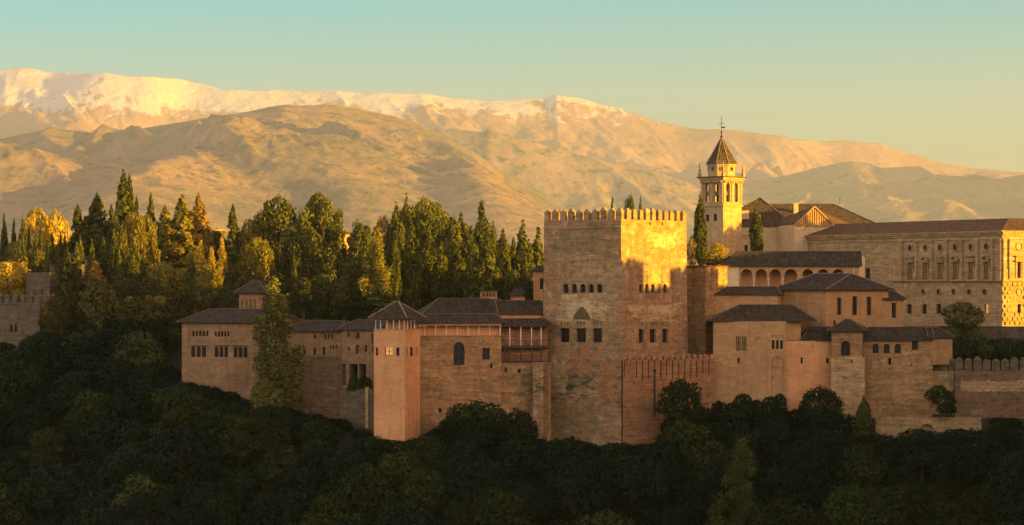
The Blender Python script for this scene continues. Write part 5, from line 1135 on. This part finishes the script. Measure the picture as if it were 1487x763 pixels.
T('bush:yellowgreen', 188, 430, 12, 472, 'small golden bush catching light above the dark slope', base=444); T('bush:yellowgreen', 216, 429, 13, 472, 'golden bush catching light left of a wider one on the dark slope', base=445); T('bush:yellowgreen', 232, 430, 20, 472, 'wider golden bush catching light on the dark slope', base=446); T('broad:garden', 205, 432, 70, 470, 'dark round tree crown under the golden bushes', base=500)
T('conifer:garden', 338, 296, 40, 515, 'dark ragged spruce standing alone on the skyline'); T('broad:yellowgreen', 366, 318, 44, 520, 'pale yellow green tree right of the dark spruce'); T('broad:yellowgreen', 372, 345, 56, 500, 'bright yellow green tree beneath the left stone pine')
T(UP, 404, 283, 72, 520, 'left of the two big round stone pines', v=0); T(UP, 388, 305, 44, 524, 'smaller lobe like pine tucked left of the big stone pine', v=1)
T(UP, 466, 279, 70, 520, 'right of the two big round stone pines', v=2); T(UP, 488, 302, 34, 526, 'small stone pine at right flank of the big pair', v=3); T(UP, 440, 315, 60, 512, 'low stone pine between and below the big pair', v=1)
T(CY, 456, 335, 30, 500, 'rounded sunlit cypress under the right stone pine'); T(CY, 427, 366, 12, 488, 'very slim small cypress below the stone pines'); T(CY, 499, 345, 20, 510, 'dark cypress before the sunlit yellow villa')
g4 = ('dark leafy tree in the shaded garden behind the left palace', 'dark trees behind the left palace')
for px, top, w, Y in ((350, 380, 56, 490), (392, 352, 60, 505), (420, 345, 60, 510), (440, 365, 56, 500), (478, 355, 60, 505), (515, 372, 56, 496), (405, 395, 60, 488), (470, 395, 60, 486), (500, 405, 56, 482), (440, 400, 50, 482), (540, 400, 60, 480), (575, 385, 60, 486), (610, 380, 60, 490), (645, 385, 64, 488), (680, 390, 60, 484), (720, 385, 50, 484), (745, 390, 50, 480), (765, 392, 44, 474), (560, 340, 60, 525), (640, 345, 60, 522), (300, 330, 60, 560), (420, 330, 70, 560), (350, 345, 60, 555), (480, 345, 50, 555), (545, 350, 60, 555), (610, 330, 70, 560)): T('broad:garden', px, top, w, Y, *g4)
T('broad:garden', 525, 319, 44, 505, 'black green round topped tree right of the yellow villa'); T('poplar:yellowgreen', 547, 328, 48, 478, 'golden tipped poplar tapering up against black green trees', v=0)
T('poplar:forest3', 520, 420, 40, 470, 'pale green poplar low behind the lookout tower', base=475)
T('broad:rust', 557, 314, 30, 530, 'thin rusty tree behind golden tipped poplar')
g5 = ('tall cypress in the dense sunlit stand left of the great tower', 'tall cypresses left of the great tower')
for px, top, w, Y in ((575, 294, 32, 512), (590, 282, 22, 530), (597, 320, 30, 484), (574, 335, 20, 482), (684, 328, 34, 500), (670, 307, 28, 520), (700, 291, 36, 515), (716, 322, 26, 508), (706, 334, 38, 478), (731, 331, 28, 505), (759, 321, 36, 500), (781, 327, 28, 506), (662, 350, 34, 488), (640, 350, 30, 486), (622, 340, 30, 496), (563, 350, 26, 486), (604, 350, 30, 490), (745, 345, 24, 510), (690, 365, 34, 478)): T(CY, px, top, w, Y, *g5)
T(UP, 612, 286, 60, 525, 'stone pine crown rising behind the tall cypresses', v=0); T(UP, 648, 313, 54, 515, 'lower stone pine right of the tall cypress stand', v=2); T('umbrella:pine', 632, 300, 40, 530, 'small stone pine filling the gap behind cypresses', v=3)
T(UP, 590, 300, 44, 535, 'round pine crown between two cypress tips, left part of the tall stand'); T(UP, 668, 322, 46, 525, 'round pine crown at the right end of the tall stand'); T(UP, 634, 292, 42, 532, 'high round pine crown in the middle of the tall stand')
g7 = ('rounded leafy tree filling the gap between conifers in the left garden', 'rounded trees among the left conifers')
for px, top, w, Y in ((128, 312, 40, 542), (158, 318, 46, 540), (208, 318, 40, 530), (232, 322, 44, 528), (312, 332, 48, 535), (350, 332, 40, 530)): T('broad:garden', px, top, w, Y, *g7)
T(CO, 552, 400, 44, 472, 'dark conical tree just above the lookout roof', base=460); T(CY, 772, 395, 24, 466, 'dark cypress hugging the left edge of the great tower', base=462)
T('palm:hedge', 440, 428, 50, 466, 'palm tree in the shaded courtyard right of the tall poplar', base=478)
T('bush:gold', 492, 433, 16, 484, 'small yellow bush glowing on the dark terrace', base=446)
for i, (px, top, w) in enumerate(((455, 431, 30), (480, 431, 30), (505, 431, 30))): T('bush:hedge', px, top, w, 487, 'dark clipped hedge bush on the shaded terrace', 'hedge bushes on the shaded terrace', 447)
T('bigpoplar:bigpoplar', 397, 401, 104, 438, 'huge green poplar rising in front of the long pink palace', v=1, base=640)
T('cone:forest2', 514, 538, 20, 435.6, 'taller dark shrub in the porch left of the lookout tower', base=567); T('bush:forest2', 528, 546, 24, 435.2, 'lower green shrub in the porch left of the lookout tower', base=573)
# right side plants
T(CY, 1017, 279, 19, 500, 'tall lone cypress right of the great tower', base=388); T(CY, 1098, 299, 21, 535, 'lone cypress before the church roofs', base=372)
T('broad:gold', 1040, 352, 34, 515, 'glowing orange bush between cypress and church', base=384); T('broad:rust', 1004, 342, 18, 500, 'rusty tree in the gap beside the great tower', base=392); T('bush:yellowgreen', 1034, 366, 44, 505, 'olive bush at the foot of the tall lone cypress', base=386); T('bush:forest2', 1062, 372, 26, 500, 'low bush by the white gallery roof', base=388)
T('broad:bigpoplar', 1398, 437, 64, 470, 'airy green tree before the renaissance palace', base=500)
g6 = ('clipped green hedge bush above the crenellated rampart', 'hedge bushes above the right rampart')
for i in range(9): T('bush:hedge', 1390 + i * 13, 489 + (i * 7 % 5), 24, 452, *g6, base=522)
T('bush:forest3', 1432, 500, 22, 447, 'pale green shrub in front of the hedge on the rampart', base=520)
for px, top, Y in ((889, 286, 600), (930, 283, 600)): T(CY, px, top, 11 if px < 900 else 9, Y, 'cypress tip showing over %s merlons of the great tower' % ('shaded' if px < 900 else 'sunlit'), base=400)
T('broad:garden', 914, 281, 20, 600, 'round tree top showing over the corner of the great tower', base=400)
# trees against the walls
T('broad:forest2', 990, 549, 74, 425, 'rounded dark green tree against the red curtain wall', base=660); T('broad:forest2', 1192, 559, 66, 429, 'dark green tree against the pink palace wing', base=650); T(CY, 1255, 574, 26, 427, 'dark young cypress below the small turret', base=650)
T('broad:forest2', 1365, 558, 44, 428, 'leaning shrubby tree on the foot of the right rampart', base=606); T('bush:forest', 1377, 585, 24, 427, 'small dark bush beside the leaning shrubby tree', base=604)
for px, top, w in ((1045, 585, 30), (1062, 578, 28), (1080, 570, 30), (1098, 575, 30), (1118, 572, 34), (1132, 570, 26)): T('broad:forest', px, top + (px * 7 % 11) - 3, w + (px * 5 % 14), 430, 'feathery dark shrub along the foot of the arcaded palace', 'feathery shrubs below the arcaded palace', 640)
T('bigpoplar:forest3', 1078, 636, 96, 403, 'yellow green tree brightest in the dark slope at right'); T('broad:forest2', 690, 580, 100, 424, 'dark tree against the gallery house wall', base=680); T('broad:forest2', 745, 592, 70, 424, 'dark tree between gallery house and great tower', base=680)
for px, top, Y in ((1575, 262, 528), (1592, 268, 536), (1606, 272, 530), (1625, 274, 540)): T(UP, px, top, 70, Y, 'unseen stone pine added beyond the picture edge to shade the bell tower', 'added stone pines shading the bell tower', base=480)  # unseen pines added to throw a shadow on the bell tower
for yy, top in ((395.6, 12.6), (399.8, 11.6)):
    plant(CY, 1, 115.5, yy, float(ground_z(115.5, yy)), top - float(ground_z(115.5, yy)), 2.2, 'cypress standing before the short fortress curtain beyond the right edge', 'cypresses by the hill fortress')
# --- the wood on the slope
LIM = [(-60, 500), (0, 492), (20, 476), (60, 478), (100, 476), (150, 450), (200, 455), (240, 470), (262, 545), (300, 556), (340, 558), (362, 580), (436, 586), (490, 600), (525, 612), (540, 628), (600, 632), (640, 602), (700, 592), (772, 612), (785, 636), (830, 628), (880, 640), (945, 640), (965, 590), (1010, 590), (1040, 590), (1140, 592), (1180, 590), (1225, 590), (1260, 612), (1290, 622), (1410, 616), (1440, 604), (1500, 602), (1560, 602)]
lx, ly = [p[0] for p in LIM], [p[1] for p in LIM]
def wood():
    rnd = random.Random(21); n = 0; G = 'trees of the dark wood on the slope'
    lab = {'broad:forest': 'dark green broadleaf tree in the shaded wood below the walls', 'broad:forest2': 'olive green broadleaf tree in the shaded wood below the walls', 'broad:forest3': 'lighter green broadleaf tree in the shaded wood below the walls'}
    y = 382.0; cand = []
    while y < 484:
        x = -92.0 + rnd.uniform(0, 6)
        while x < 94:
            xx, yy = x + rnd.uniform(-1.8, 1.8), y + rnd.uniform(-1.6, 1.6); x += 7.4
            if yy > lerp1(xx, WX, WY) - 2.6: continue
            cand.append((xx, yy))
        y += 5.4
    for xx, yy in cand:
        zb = float(ground_z(xx, yy)); px = PX(xx, yy); h = rnd.uniform(7.5, 14.0); w = h * rnd.uniform(.74, .95)
        if px < -50 or px > 1540: continue
        hw = w / 2 * F / yy; lim = max(np.interp(px + k * hw * .8, lx, ly) for k in (-1, -.5, 0, .5, 1)) + rnd.uniform(0, 7)
        hmax = Zp(lim, yy) - zb
        if hmax < 2.5: continue
        if h > hmax: h = hmax; w = max(min(w, h * 1.3), 3.2)
        if PY(zb + h, yy) > 800: continue
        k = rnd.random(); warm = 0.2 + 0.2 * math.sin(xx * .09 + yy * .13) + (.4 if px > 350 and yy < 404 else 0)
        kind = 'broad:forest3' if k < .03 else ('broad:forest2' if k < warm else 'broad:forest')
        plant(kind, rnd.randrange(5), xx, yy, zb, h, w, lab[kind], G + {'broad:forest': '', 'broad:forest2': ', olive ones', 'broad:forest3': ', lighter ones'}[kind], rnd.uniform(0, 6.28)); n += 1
    for i in range(88):                                          # low growth along the foot of the walls
        px = -20 + i * 17.5 + rnd.uniform(-5, 5); Y = 430.0
        for _ in range(4): Y = float(lerp1((px - CX) / F * Y, WX, WY)) - rnd.uniform(2.2, 3.4)
        x = (px - CX) / F * Y; zb = float(ground_z(x, Y)); w = rnd.uniform(3.2, 5.5); hw = w / 2 * F / Y
        lim = max(np.interp(px + k * hw * .7, lx, ly) for k in (-1, 0, 1)) + rnd.uniform(0, 9); h = Zp(lim, Y) - zb
        if h < 1.0: continue
        plant('bush:forest', rnd.randrange(4), x, Y, zb, min(h, 7.5), w, 'dark bush growing against the foot of the palace walls', 'bushes along the foot of the walls', rnd.uniform(0, 6.28))
    print('WOOD TREES', n)
wood()
